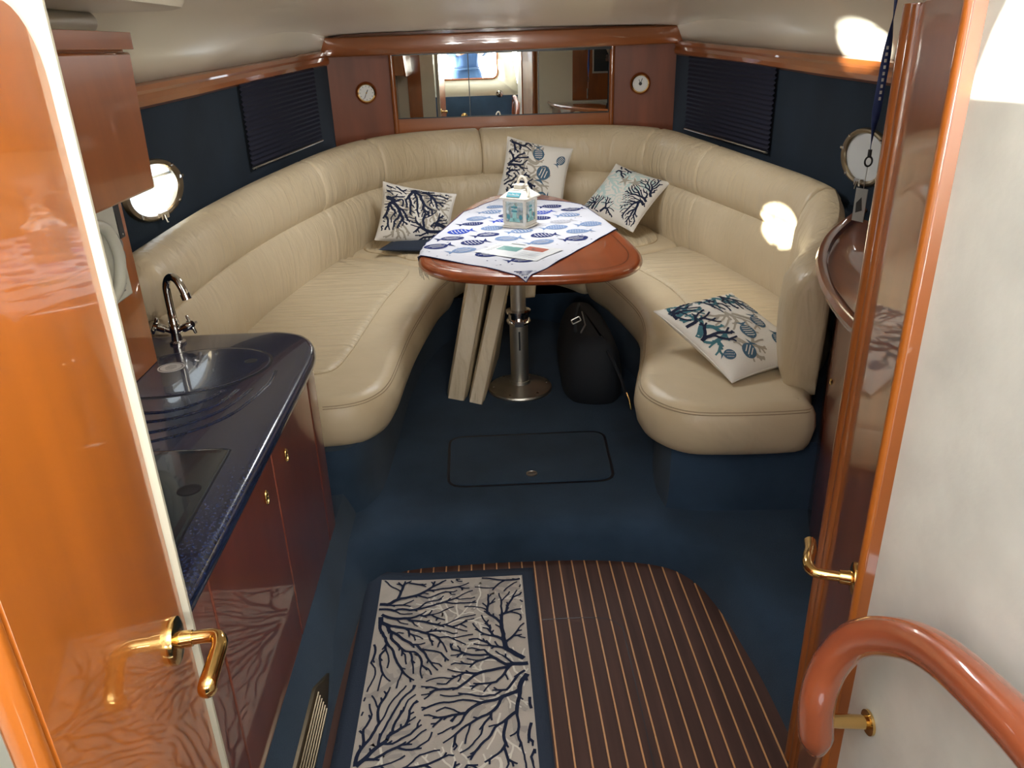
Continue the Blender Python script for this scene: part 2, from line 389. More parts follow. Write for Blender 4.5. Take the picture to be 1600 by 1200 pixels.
# ------------------------------------------------------------------ floor: teak planks with pale inlays
OUT = [(-.44, .2), (-.452, 1.36), (-.425, 1.96), (-.39, 2.06), (-.30, 2.12), (-.1, 2.135), (.16, 2.135), (.374, 2.118), (.54, 2.075), (.62, 2.005), (.662, 1.90), (.695, 1.69), (.712, 1.37), (.715, .2)]
fl = thing('floor', (.14, 1.2, 0), kind='structure')
def far_y(x):
    P = OUT[2:11]
    for a, c in zip(P, P[1:]):
        if a[0] <= x <= c[0]: return a[1] + (c[1] - a[1]) * (x - a[0]) / (c[0] - a[0])
    return 1.5 if x > .66 else 2.0
x = .165 - .0423 * 15; k = 0
while x < .74:
    y1 = min(2.2, far_y(x + .02) + .05) if x < .66 else 2.0
    b = B(); b.box((x + .0045, -.3, -.02), (x + .0415, y1, 0)); obj('plank', b, 'teak', fl, smooth=False)
    b = B(); b.box((x, -.3, -.02), (x + .0045, y1, .0003)); obj('inlay_strip', b, 'holly', fl, smooth=False)
    x += .0423
b = B(); b.box((-.6, -.3, -.04), (.85, 2.25, -.0203)); obj('subfloor', b, 'dark_plastic', fl, smooth=False)
# hatch joint cut in the teak
J = [(.13, 1.845), (.30, 1.84), (.36, 1.80), (.365, 1.72), (.355, 1.25), (.345, .8)]
b = B(); J2 = catmull([Vector((p[0], p[1], 0)) for p in J], 6)
for a, c in zip(J2, J2[1:]):
    d = (c - a).normalized(); s_ = Vector((-d.y, d.x, 0)) * .0014
    b.add([a - s_ + Vector((0, 0, .0008)), a + s_ + Vector((0, 0, .0008)), c + s_ + Vector((0, 0, .0008)), c - s_ + Vector((0, 0, .0008))], [(0, 1, 2, 3)])
obj('hatch_joint', b, 'groove', fl, smooth=False)

# carpeted raised floor with coved step
P = resample(catmull([Vector(p) for p in OUT], 8), .03); n = len(P); vs = []; fs = []
N = []
for i in range(n):
    d = (P[min(i + 1, n - 1)] - P[max(0, i - 1)]).normalized(); N.append(Vector((-d.y, d.x)))
prof = [(0, -.01), (0, .004), (.012, .03), (.03, .075), (.05, .098), (.075, .112), (.115, .12)]
for o_, z in prof:
    for p, nn in zip(P, N): vs.append((p.x + nn.x * o_, p.y + nn.y * o_, z))
ce = Vector((.14, 1.0))
for p, nn in zip(P, N):
    d = (p + nn * .115 - ce); ts = []
    if d.x > 0: ts.append((1.5 - ce.x) / d.x)
    if d.x < 0: ts.append((-1.24 - ce.x) / d.x)
    if d.y > 0: ts.append((5.4 - ce.y) / d.y)
    if d.y < 0: ts.append((-.4 - ce.y) / d.y)
    t = max(1, min(ts)); q_ = ce + d * t; vs.append((q_.x, q_.y, .12))
m_ = len(prof) + 1
for j in range(m_ - 1):
    for i in range(n - 1): fs.append((j * n + i, j * n + i + 1, (j + 1) * n + i + 1, (j + 1) * n + i))
b = B().add(vs, fs); b.add([(1.5, 5.4, .1199), (-1.24, 5.4, .1199), (-1.24, 3, .1199), (1.5, 3, .1199)], [(0, 1, 2, 3)])
rf = obj('floor', b, 'carpet'); tag(rf, kind='structure')

# carpeted plinth under the galley, with brass grille
b = B(); pr = [(-.44, -.01), (-.452, .004), (-.462, .04), (-.485, .12), (-.505, .17), (-.52, .20), (-.62, .20), (-.62, -.01)]
ys = [.2, .8, 1.4, 1.9, 2.05, 2.2, 2.35]; vs = []
for y in ys:
    ex = .0 if y < 2.0 else -.0
    for px, pz in pr: vs.append((px + ex, y, pz))
n = len(pr); b.add(vs, [(j * n + i, j * n + (i + 1) % n, (j + 1) * n + (i + 1) % n, (j + 1) * n + i) for j in range(len(ys) - 1) for i in range(n)] + [list(range(n)), [(len(ys) - 1) * n + i for i in range(n)]])
tag(obj('baseboard_left', b, 'carpet'), kind='structure')
g = thing('vent_grille', (-.47, 1.3, .03), 'narrow bronze air vent grille set in the blue carpeted plinth under the galley', 'vent')
def gx(z): return -.456 - (z - .02) * .24
b = B(); pts = [(1.02, .035), (1.50, .035), (1.60, .07), (1.50, .118), (1.02, .118)]
b.add([(gx(z) + .004, y, z) for y, z in pts] + [(gx(z) - .004, y, z) for y, z in pts], [(0, 1, 2, 3, 4)] + [(i, (i + 1) % 5, 5 + (i + 1) % 5, 5 + i) for i in range(5)]); obj('frame', b, 'bronze', g)
for k in range(6):
    z = .046 + k * .0115; b = B(); b.tube([(gx(z) + .006, 1.02, z), (gx(z) + .006, 1.50, z)], .0028, 6); obj('slat', b, 'bronze', g)

# ------------------------------------------------------------------ seat bases (carpet)
b = slab([(-1.2, 2.30), (-.56, 2.28), (-.44, 2.36), (-.40, 2.5), (-.38, 2.9), (-.36, 3.3), (-.28, 3.8), (-.08, 4.2), (.18, 4.32), (.46, 4.15), (.66, 3.6), (.72, 3.1), (.66, 2.75), (.60, 2.5), (.585, 2.3), (.64, 2.22), (1.05, 2.19), (1.42, 2.2), (1.42, 3.5), (1.2, 4.7), (.7, 5.3), (-.4, 5.3), (-.9, 4.7), (-1.15, 3.5)], [(-.0, .115), (-.01, .14), (-.015, .2), (-.015, .37)], step=.05)
tag(obj('floor', b, 'carpet'), kind='structure')

# ------------------------------------------------------------------ U-shaped leather settee
st = thing('settee', (.17, 3.7, .36), 'large U-shaped cream leather settee around the table', 'sofa')
ring_seat = [(-.05, .365), (-.018, .362), (-.004, .372), (.012, .40), (.022, .45), (.016, .495), (.004, .520), (-.012, .534), (-.030, .541), (-.045, .543)]
SL = [(-1.10, 2.34), (-.80, 2.325), (-.60, 2.325), (-.47, 2.34), (-.395, 2.40), (-.355, 2.52), (-.335, 2.8), (-.31, 3.08), (-.24, 3.58), (-.18, 3.82), (-.22, 3.93), (-.55, 4.18), (-.82, 4.33), (-.92, 4.2), (-1.02, 3.6), (-1.08, 3.0)]
SB = [(-.19, 3.94), (-.05, 4.16), (.17, 4.26), (.40, 4.13), (.52, 3.96), (.62, 4.0), (.95, 4.2), (1.12, 4.32), (1.08, 4.75), (.85, 5.08), (.5, 5.22), (.17, 5.24), (-.2, 5.22), (-.5, 5.08), (-.76, 4.75), (-.80, 4.40), (-.58, 4.22), (-.3, 4.0)]
SR = [(.55, 3.90), (.61, 3.63), (.665, 3.22), (.655, 2.97), (.60, 2.70), (.545, 2.50), (.520, 2.36), (.55, 2.25), (.63, 2.17), (.76, 2.145), (.95, 2.14), (1.02, 2.16), (1.04, 2.25), (1.20, 2.6), (1.38, 2.9), (1.38, 3.3), (1.30, 3.7), (1.20, 4.2), (1.10, 4.25), (.9, 4.12), (.65, 3.98)]
for S_ in (SL, SB, SR): obj('seat_cushion', slab(S_, ring_seat, step=.025), 'lea_roll', st)
ring_pan = [(-.0, .53), (0, .548), (-.004, .553), (-.012, .557), (-.024, .560), (-.034, .561)]
PLn = [(-1.06, 2.60), (-.80, 2.545), (-.62, 2.56), (-.555, 2.60), (-.525, 2.75), (-.50, 3.0), (-.46, 3.4), (-.39, 3.85), (-.42, 3.95), (-.6, 4.08), (-.80, 4.2), (-.88, 4.15), (-.98, 3.6), (-1.03, 3.0)]
PBn = [(-.34, 4.12), (-.1, 4.34), (.17, 4.42), (.44, 4.32), (.62, 4.13), (.8, 4.2), (1.0, 4.35), (1.02, 4.7), (.8, 4.98), (.5, 5.12), (.17, 5.15), (-.2, 5.12), (-.45, 4.98), (-.68, 4.7), (-.68, 4.4), (-.5, 4.25)]
PRn = [(.72, 3.92), (.80, 3.7), (.865, 3.4), (.872, 3.1), (.84, 2.8), (.80, 2.58), (.80, 2.44), (.86, 2.38), (1.02, 2.46), (1.16, 2.72), (1.30, 3.0), (1.30, 3.3), (1.22, 3.8), (1.12, 4.1), (1.0, 4.08), (.8, 3.98)]
for S_, m_ in ((PLn, 'lea_cross'), (PBn, 'lea_crossbow'), (PRn, 'lea_cross')): obj('seat_panel', slab(S_, ring_pan, step=.025), m_, st)
# double stitched seam round the front edge of the seats
for S_, a, c in ((SL, 1, 10), (SR, 1, 12)):
    Q = catmull([Vector(p) for p in S_], 12, True); Q = resample(Q, .015, True); NN = inset_normals(Q)
    for off, z in ((.0075, .5165), (.0025, .5235)):
        pts = [(q_.x + nn.x * off, q_.y + nn.y * off, z + .0) for q_, nn in zip(Q, NN)]
        sel = [p for p in pts if (p[0] < -.1 and p[0] + .3 * 0 > -.56 and p[1] < 3.85 and p[1] < 3.9) or (p[0] > .5 and p[1] < 3.85 and p[0] < .69) or (p[0] > .5 and p[1] < 2.2 and p[0] < 1.02)]
        # split into runs
        run = []
        for p in pts + [None]:
            ok = p is not None and p in sel
            if ok and (not run or (Vector(p) - Vector(run[-1])).length < .05): run.append(p)
            else:
                if len(run) > 4: obj('stitching', B().tube(run, .0016, 4), 'seam', st)
                run = [p] if ok else []
# backrest swept along the crease
CR = [(-1.0, 2.36), (-.995, 2.7), (-.975, 3.1), (-.92, 3.5), (-.84, 3.9), (-.72, 4.4), (-.56, 4.78), (-.3, 5.03), (0, 5.12), (.17, 5.13), (.35, 5.12), (.72, 5.08), (.985, 4.82), (1.08, 4.43), (1.15, 4.05), (1.23, 3.6), (1.285, 3.25), (1.275, 2.98), (1.17, 2.72), (1.03, 2.48), (.975, 2.27)]
CP = resample(catmull([Vector(p) for p in CR], 14), .02); CN = []
for i in range(len(CP)):
    d = (CP[min(i + 1, len(CP) - 1)] - CP[max(0, i - 1)]).normalized(); CN.append(Vector((-d.y, d.x)))
def hth(p):      # top height and thickness factor along the back
    y = p.y; x = p.x
    if x < .17: h = 1.03 + .085 * min(1, max(0, (y - 2.4) / 2.5)); th = .72 + .28 * min(1, max(0, (y - 3.2) / 1.8))
    else:
        h = 1.045 + .07 * min(1, max(0, (y - 3.0) / 1.9)); th = .72 + .28 * min(1, max(0, (y - 3.2) / 1.8))
        if y < 3.05: h = 1.045 - .10 * min(1, (3.05 - y) / .30); th = .72 - .20 * min(1, (3.05 - y) / .4)
    return h, th
low = [(.05, .50), (.004, .52), (-.012, .58), (-.020, .66), (-.014, .74), (.004, .80), (.03, .832), (.06, .84), (.12, .82), (.12, .50)]
rol = [(.07, .80), (.035, .838), (.014, .862), (.006, .90), (.012, .95), (.032, .995), (.065, 1.03), (.11, 1.05), (.155, 1.052), (.20, 1.035), (.235, 1.0), (.245, .95), (.245, .86), (.23, .80)]
bol = [(.06, .50), (.012, .52), (-.012, .58), (-.022, .68), (-.024, .78), (-.018, .88), (.0, .95), (.03, 1.0), (.075, 1.035), (.12, 1.05), (.165, 1.045), (.20, 1.01), (.215, .94), (.215, .7), (.2, .5)]
def sweep(prof, i0, i1, rs, re):
    b = B(); vs = []; n = len(prof)
    S_ = [0]
    for i in range(i0, i1): S_.append(S_[-1] + (CP[i + 1] - CP[i]).length)
    T_ = S_[-1]
    samples = []
    for k in range(0, 7): samples.append(rs * (1 - cos(pi / 2 * k / 6)))
    t = rs + .03
    while t < T_ - re - .02: samples.append(t); t += .03
    for k in range(6, -1, -1): samples.append(T_ - re * (1 - cos(pi / 2 * k / 6)))
    for s_ in samples:
        j = 0
        while j < len(S_) - 2 and S_[j + 1] < s_: j += 1
        f = min(1, max(0, (s_ - S_[j]) / (S_[j + 1] - S_[j]))); p = CP[i0 + j].lerp(CP[i0 + j + 1], f); nn = CN[i0 + j].lerp(CN[i0 + j + 1], f).normalized()
        h, th = hth(p); sh = 1
        for d, r in ((s_, rs), (T_ - s_, re)):
            if d < r: sh = min(sh, sqrt(max(0, 1 - (1 - d / r) ** 2)))
        cxo = sum(a for a, _ in prof) / n; czo = sum(c for _, c in prof) / n
        amp = min(rs if s_ < T_ / 2 else re, .1)
        hx = max(.02, .12); q0 = 1 - (1 - sh) * min(1, amp / .1) * .9
        for o_, z in prof:
            o2 = cxo + (o_ - cxo) * q0; z2 = czo + (z - czo) * q0
            z2 = z2 if z2 < .83 else .83 + (z2 - .83) * (h - .83) / .222
            o2 = o2 if o2 < 0 else o2 * th
            vs.append((p.x + nn.x * o2, p.y + nn.y * o2, z2))
    m2 = len(samples)
    b.add(vs, [(j * n + i, j * n + (i + 1) % n, (j + 1) * n + (i + 1) % n, (j + 1) * n + i) for j in range(m2 - 1) for i in range(n)] + [list(range(n)), [(m2 - 1) * n + i for i in range(n)]])
    return b
def idx(x, y): return min(range(len(CP)), key=lambda i: (CP[i] - Vector((x, y))).length)
cuts = [0, idx(-.80, 4.1), idx(-.56, 4.78), idx(.02, 5.12), idx(.985, 4.82), idx(1.12, 4.12), idx(1.28, 3.08), len(CP) - 1]
for k in range(6):
    rs = .09 if k == 0 else .022
    m_ = 'lea_up' if k in (1, 2, 3, 4) else 'lea_face'
    obj('backrest_roll', sweep(rol, cuts[k], cuts[k + 1], rs, .022), m_, st); 
obj('backrest_panel', sweep(low, cuts[0], cuts[1], .05, .02), 'lea_face', st)
obj('backrest_panel', sweep(low, cuts[1], cuts[4], .02, .02), 'lea_up', st)
obj('backrest_panel', sweep(low, cuts[4], cuts[5], .02, .02), 'lea_up', st)
obj('backrest_panel', sweep(low, cuts[5], cuts[6], .02, .02), 'lea_face', st)
obj('end_bolster', sweep(bol, cuts[6], cuts[7], .03, .05), 'lea_face', st)['label'] = 'upright rounded end bolster'

# ------------------------------------------------------------------ table
tb = thing('pedestal_table', (.146, 3.3, .12), 'varnished cherry dining table on a single steel pedestal inside the settee', 'table')
TO = [(-.262, 3.08), (-.235, 2.93), (-.14, 2.815), (.0, 2.745), (.14, 2.715), (.33, 2.705), (.47, 2.73), (.58, 2.82), (.63, 2.98), (.628, 3.2), (.60, 3.5), (.555, 3.85), (.48, 4.18), (.34, 4.40), (.18, 4.455), (.03, 4.36), (-.09, 4.05), (-.17, 3.7), (-.235, 3.35)]
obj('tabletop', slab(TO, [(-.05, .790), (-.012, .792), (-.002, .800), (.002, .810), (-.002, .820), (-.010, .8265), (-.022, .829), (-.03, .8285), (-.05, .8295)], step=.02), 'table_wood', tb)
Pt = resample(catmull([Vector(p) for p in TO], 12, True), .02, True); Nt = inset_normals(Pt); b = B(); n = len(Pt); vs = []
for o_ in (-.052, -.056): vs += [(p.x + q_.x * o_, p.y + q_.y * o_, .8300) for p, q_ in zip(Pt, Nt)]
b.add(vs, [(i, (i + 1) % n, n + (i + 1) % n, n + i) for i in range(n)]); obj('inlay_line', b, 'table_in', tb)
px_, py_ = .146, 3.30
b = B(); b.lathe([(.0, .42), (.034, .42), (.034, .795)], Matrix.Translation((px_, py_, 0)), 32); obj('upper_post', b, 'steel', tb)
b = B(); b.lathe([(.0, .135), (.042, .135), (.042, .46), (.036, .465), (0, .465)], Matrix.Translation((px_, py_, 0)), 32); obj('lower_post', b, 'steel', tb)
b = B(); b.lathe([(.036, .445), (.052, .45), (.056, .46), (.052, .47), (.046, .475), (.046, .495), (.056, .5), (.056, .51), (.036, .515)], Matrix.Translation((px_, py_, 0)), 32)
b.box((px_ - .02, py_ - .066, .45), (px_ + .02, py_ - .045, .475)); obj('clamp_collar', b, 'chrome', tb)
b = B(); b.box((px_ - .004, py_ - .0435, .33), (px_ + .004, py_ - .041, .42)); obj('slot', b, 'dark_plastic', tb)
b = B(); b.lathe([(0, .12), (.148, .12), (.150, .128), (.146, .136), (.12, .143), (.06, .150), (.048, .156), (.046, .17), (0, .17)], Matrix.Translation((px_, py_, 0)), 64); obj('base_plate', b, 'steel', tb)
for k in range(6):
    a = 2 * pi * (k + .1) / 6; b = B(); b.lathe([(0, 0), (.007, 0), (.006, .003), (0, .004)], Matrix.Translation((px_ + .125 * cos(a), py_ + .125 * sin(a), .141)), 12); obj('screw', b, 'chrome', tb)
b = B(); b.lathe([(0, .78), (.09, .78), (.09, .792), (0, .792)], Matrix.Translation((px_, py_, 0)), 32); obj('top_flange', b, 'steel', tb)

# ------------------------------------------------------------------ generic flat print helpers
def ribbons(surf, segs, off, clip=None):
    """segs: list of (p,q,w0,w1) in 2-D; surf maps (u,v,off)->3-D"""
    b = B()
    for si, (p, q_, w0, w1) in enumerate(segs):
        p = Vector(p); q_ = Vector(q_); d = q_ - p
        if d.length < 1e-6: continue
        s_ = Vector((-d.y, d.x)).normalized(); e = d.normalized() * w1 * .3
        pts = [p + s_ * w0 / 2, p - s_ * w0 / 2, q_ - s_ * w1 / 2 + e, q_ + s_ * w1 / 2 + e]
        if clip:
            if not all(clip(t) for t in pts): continue
        b.add([surf(t.x, t.y, off + (si % 23) * 1.5e-5) for t in pts], [(0, 1, 2, 3)])
    return b
def coral(p, ang, length, width, depth, spread, rnd, segs, step=.018, shrink=.8, wander=.25, prob=.42, wmin=0):
    wmin = wmin or width * .34; p = Vector(p); a = ang; L = 0; w_ = width
    nst = max(2, int(length / step))
    for i in range(nst):
        a += rnd.uniform(-wander, wander); q_ = p + Vector((cos(a), sin(a))) * step; w2 = max(wmin, w_ * .94)
        segs.append((p, q_, w_, w2)); p = q_; w_ = w2
        if depth > 0 and rnd.random() < prob:
            sg = rnd.choice((-1, 1))
            coral(p, a + sg * rnd.uniform(.4, .9) * spread, length * rnd.uniform(.35, .75) * shrink, max(wmin, w_ * .72), depth - 1, spread, rnd, segs, step, shrink, wander, prob, wmin)
    if depth > 0:
        for sg in (-1, 1): coral(p, a + sg * .45 * spread, length * .45, max(wmin, w_ * .75), depth - 1, spread, rnd, segs, step, shrink, wander, prob, wmin)
def grow_coral(seeds, rnd, step, dmin, reach, wmin, wk, prob=.35, wander=.28, inside=None, taken=None):
    # tips grow side by side and die when they meet a neighbour, as branching coral does
    P = []; par = []; cell = {}; tips = []; org = []
    taken = taken if taken is not None else {}
    key = lambda p: (int(math.floor(p.x / dmin)), int(math.floor(p.y / dmin)))
    for (p, a) in seeds:
        P.append(Vector(p)); par.append(-1); org.append(Vector(p)); tips.append((len(P) - 1, a, 0))
    def free(q, me):
        anc = set(); k = me
        for _ in range(4):
            if k >= 0: anc.add(k); k = par[k]
        kx, ky = key(q)
        for i in (-1, 0, 1):
            for j in (-1, 0, 1):
                for o in cell.get((kx + i, ky + j), ()):
                    if o not in anc and par[o] not in anc and (P[o] - q).length < dmin: return False
                for o in taken.get((kx + i, ky + j), ()):
                    if (o - q).length < dmin: return False
        return True
    while tips:
        nt_ = []
        for (k, a, g) in tips:
            if (P[k] - org[k]).length > reach: continue
            angs = [a + rnd.uniform(-wander, wander)]
            if rnd.random() < prob and g > 0: sg = rnd.choice((-1, 1)); angs = [a + sg * .15, a - sg * rnd.uniform(.55, .95)]
            for a2 in angs:
                for tr in (0, .35, -.35):
                    q = P[k] + Vector((cos(a2 + tr), sin(a2 + tr))) * step
                    if (inside is None or inside(q)) and free(q, k):
                        P.append(q); par.append(k); org.append(org[k]); cell.setdefault(key(q), []).append(len(P) - 1); nt_.append((len(P) - 1, a2 + tr, g + 1)); break
        rnd.shuffle(nt_); tips = nt_
    leaves = [0] * len(P); kids = [0] * len(P)
    for i in range(len(P)):
        if par[i] >= 0: kids[par[i]] += 1
    for i in range(len(P) - 1, -1, -1):
        if kids[i] == 0: leaves[i] = 1
        if par[i] >= 0: leaves[par[i]] += leaves[i]
    W = [wmin + wk * sqrt(max(0, l - 1)) for l in leaves]; segs = []
    for i in range(len(P)):
        if par[i] >= 0: segs.append((P[par[i]], P[i], min(W[par[i]], W[i] * 1.35), W[i]))
        taken.setdefault(key(P[i]), []).append(P[i])
    return segs
def poly_on(surf, pts, off, b, mi=0, fan=True):
    c = sum((Vector(p) for p in pts), Vector((0, 0))) / len(pts); n = len(pts)
    vs = [surf(c.x, c.y, off)]
    for t in (.5, 1): vs += [surf(c.x + (p[0] - c.x) * t, c.y + (p[1] - c.y) * t, off) for p in pts]
    fs = [(0, 1 + i, 1 + (i + 1) % n) for i in range(n)] + [(1 + i, 1 + (i + 1) % n, 1 + n + (i + 1) % n, 1 + n + i) for i in range(n)]
    b.add(vs, [f[::-1] for f in fs], mi)

# ------------------------------------------------------------------ tablecloth
tc_out = [(.150, 2.695), (.235, 2.81), (.42, 3.12), (.615, 3.44), (.585, 3.72), (.52, 4.04), (.33, 4.20), (.10, 4.275), (.0, 4.10), (-.09, 3.94), (-.19, 3.5), (-.295, 3.12), (-.16, 2.985), (.0, 2.865)]
def inside_table(x, y):
    c = False; n = len(Pt)
    j = n - 1
    for i in range(n):
        if (Pt[i].y > y) != (Pt[j].y > y) and x < (Pt[j].x - Pt[i].x) * (y - Pt[i].y) / (Pt[j].y - Pt[i].y) + Pt[i].x: c = not c
        j = i
    return c
def drape(x, y, off=0):
    wv = .0012 * sin(x * 31 + y * 17) + .0012 * sin(y * 23 - x * 11)
    # distance to boundary
    best = min(range(len(Pt)), key=lambda i: (Pt[i].x - x) ** 2 + (Pt[i].y - y) ** 2); e = Pt[best]; nn = Nt[best]
    d = (x - e.x) * nn.x + (y - e.y) * nn.y
    z = .8325 + wv + off
    if d <= -.03: return Vector((x, y, z))
    t = d + .03
    if t < .03: return Vector((x, y, z - t * t * 2.2 + .0))
    ex = e.x + nn.x * (.006 + off); ey = e.y + nn.y * (.006 + off); tx = x - e.x - nn.x * d; ty = y - e.y - nn.y * d
    return Vector((ex + tx, ey + ty, .8305 + off * .3 - .002 - (t - .03)))
b = B(); Co = resample([Vector(p) for p in tc_out + [tc_out[0]]], .02); cc = Vector((.17, 3.5)); n = len(Co) - 1; Co = Co[:n]; nr = 36; vs = [drape(cc.x, cc.y)]
for j in range(1, nr + 1):
    t = j / nr; vs += [drape(cc.x + (p.x - cc.x) * t, cc.y + (p.y - cc.y) * t) for p in Co]
fs = [(0, 1 + i, 1 + (i + 1) % n) for i in range(n)]
for j in range(nr - 1): fs += [(1 + j * n + i, 1 + j * n + (i + 1) % n, 1 + (j + 1) * n + (i + 1) % n, 1 + (j + 1) * n + i) for i in range(n)]
cl = thing('tablecloth', (.17, 3.5, .831), 'white tablecloth printed with blue fish, laid crosswise over the cherry table', 'tablecloth')
obj('cloth', B().add(vs, fs), 'cloth', cl)
def in_cloth(x, y, mrg=.0):
    P = tc_out; c = False; j = len(P) - 1
    for i in range(len(P)):
        xi, yi = cc.x + (P[i][0] - cc.x) * (1 - mrg), cc.y + (P[i][1] - cc.y) * (1 - mrg); xj, yj = cc.x + (P[j][0] - cc.x) * (1 - mrg), cc.y + (P[j][1] - cc.y) * (1 - mrg)
        if (yi > y) != (yj > y) and x < (xj - xi) * (y - yi) / (yj - yi) + xi: c = not c
        j = i
    return c
rnd = random.Random(5)
def fish(surf, cx_, cy_, a, L, Hh, b, mi, mw, off, style, ok=lambda x, y: True, rnd=rnd):
    R = Matrix.Rotation(a, 2); T = lambda u, v: (cx_ + (R @ Vector((u, v))).x, cy_ + (R @ Vector((u, v))).y)
    body = []
    for k in range(20):
        t = 2 * pi * k / 20; u = cos(t) * L * .4; v = sin(t) * Hh * .5 * (1 - .25 * cos(t) * -1 * .0) * (abs(sin(t)) ** .15 if abs(sin(t)) > 0 else 1)
        body.append(T(u + L * .08, v))
    tail = [T(-L * .28, 0), T(-L * .5, Hh * .42), T(-L * .43, 0), T(-L * .5, -Hh * .42)]
    if not all(ok(*p) for p in body + tail): return False
    poly_on(surf, body, off, b, mi); poly_on(surf, tail, off, b, mi)
    o2 = off * 1.7
    if style == 0:
        for k in range(-2, 3):
            u = k * L * .12 + L * .05; h = Hh * .33 * sqrt(max(.05, 1 - (u - L * .08) ** 2 / (L * .4) ** 2)); w2 = L * .018
            poly_on(surf, [T(u - w2, -h), T(u + w2, -h), T(u + w2 + L * .02, 0), T(u + w2, h), T(u - w2, h), T(u - w2 + L * .02, 0)], o2, b, mw)
    elif style == 1:
        for iu in range(-3, 4):
            for iv in (-1, 0, 1):
                u = iu * L * .09 + L * .06 + (iv % 2) * L * .045; v = iv * Hh * .24
                if ((u - L * .08) / (L * .36)) ** 2 + (v / (Hh * .42)) ** 2 < .75:
                    poly_on(surf, [T(u + cos(q_ * pi / 3) * L * .028, v + sin(q_ * pi / 3) * L * .028) for q_ in range(6)], o2, b, mw)
    else:
        for iv in (-1, 0, 1):
            v = iv * Hh * .2; l2 = L * .28 * (1 - .3 * abs(iv)); poly_on(surf, [T(L * .05 - l2, v - Hh * .03), T(L * .05 + l2, v - Hh * .03), T(L * .05 + l2, v + Hh * .03), T(L * .05 - l2, v + Hh * .03)], o2, b, mw)
    poly_on(surf, [T(L * .38 + cos(q_ * pi / 3) * L * .018, Hh * .08 + sin(q_ * pi / 3) * L * .018) for q_ in range(6)], o2, b, mw)
    return True
b = B(); gi = 0
for r_ in range(-14, 15):
    for c_ in range(-12, 13):
        a0 = radians(16); u = c_ * .165 + (r_ % 2) * .08; v = r_ * .118
        x = .17 + u * cos(a0) - v * sin(a0); y = 3.45 + u * sin(a0) + v * cos(a0)
        x += rnd.uniform(-.008, .008); y += rnd.uniform(-.01, .01)
        gi += 1; fish(drape, x, y, a0 + rnd.uniform(-.12, .12) + (pi if r_ % 2 else 0), .132, .088, b, rnd.choice((0, 1, 1, 2, 2, 3)), 4, .0012, rnd.choice((0, 1, 2)), lambda X, Y: in_cloth(X, Y, .01))
        for s_ in (0, 1, 2):
            xx = x + rnd.uniform(-.07, .07); yy = y + .055 + rnd.uniform(-.01, .01)
            if in_cloth(xx, yy, .02): poly_on(drape, [(xx + .0042 * cos(q_ * pi / 3), yy + .0042 * sin(q_ * pi / 3)) for q_ in range(6)], .001, b, rnd.choice((1, 3, 3)))
obj('fish_print', b, ['c_royal', 'c_navy', 'c_sky', 'c_grey', 'cloth'], cl)
b = B()    # dark striped border corner hanging at the front
for k in range(5):
    x0 = .15; y0 = 2.706 + k * .015; wd = .006 + k * .0085
    b.add([drape(x0 - wd, y0 + .004, .0012), drape(x0 + wd * .75, y0 + .004, .0012), drape(x0 + wd * .75, y0 + .012, .0012), drape(x0, y0 + .006, .0012), drape(x0 - wd, y0 + .012, .0012)], [(0, 1, 3, 4), (1, 2, 3)])
obj('border_print', b, 'c_navy', cl)
hem = [drape(p.x, p.y, .0006) for p in Co[:]]; hem.append(hem[0])
obj('hem', B().tube(hem, .0016, 5), 'c_navy', cl)
b = B()
for k in range(6): b.tube([(-.262 + k * .004, 3.09 + k * .003, .80), (-.266 + k * .005, 3.085 + k * .003, .775), (-.263 + k * .007, 3.08, .745 - (k % 3) * .008)], .0016, 5)
obj('tassel', b, 'p_taupe', cl)

# leaflet
lf = thing('leaflet', (.14, 3.08, .836), 'glossy white printed leaflet lying on the fish tablecloth in front of the lantern', 'leaflet')
T = Matrix.Translation((.145, 3.08, .8375)) @ Matrix.Rotation(radians(-36), 4, 'Z')
def lsurf(u, v, off=0):
    p = T @ Vector((u, v, .0)); zz = max(drape(p.x, p.y).z + .0028, .835); return Vector((p.x, p.y, zz + off))
b = B(); n1 = 9; vs = [lsurf(-.15 + .30 * i / n1, -.105 + .21 * j / n1) for j in range(n1 + 1) for i in range(n1 + 1)]
b.add(vs, [(j * (n1 + 1) + i, j * (n1 + 1) + i + 1, (j + 1) * (n1 + 1) + i + 1, (j + 1) * (n1 + 1) + i) for j in range(n1) for i in range(n1)]); obj('sheet', b, 'paper', lf)
b = B()
def rc(u0, v0, u1, v1, mi): poly_on(lsurf, [(u0, v0), (u1, v0), (u1, v1), (u0, v1)], .0007, b, mi)
rc(-.10, -.02, .0, .04, 0); rc(.005, .02, .10, .075, 1); rc(.03, .03, .075, .065, 2)
rc(-.09, .078, -.02, .088, 2)
for k in range(7): rc(-.13, .055 - k * .018, -.11, .059 - k * .018, 3); rc(.02, -.0 - k * .013, .12, .002 - k * .013, 3)
obj('printed_pictures', b, ['print_teal', 'print_red', 'print_dark', 'c_grey'], lf)

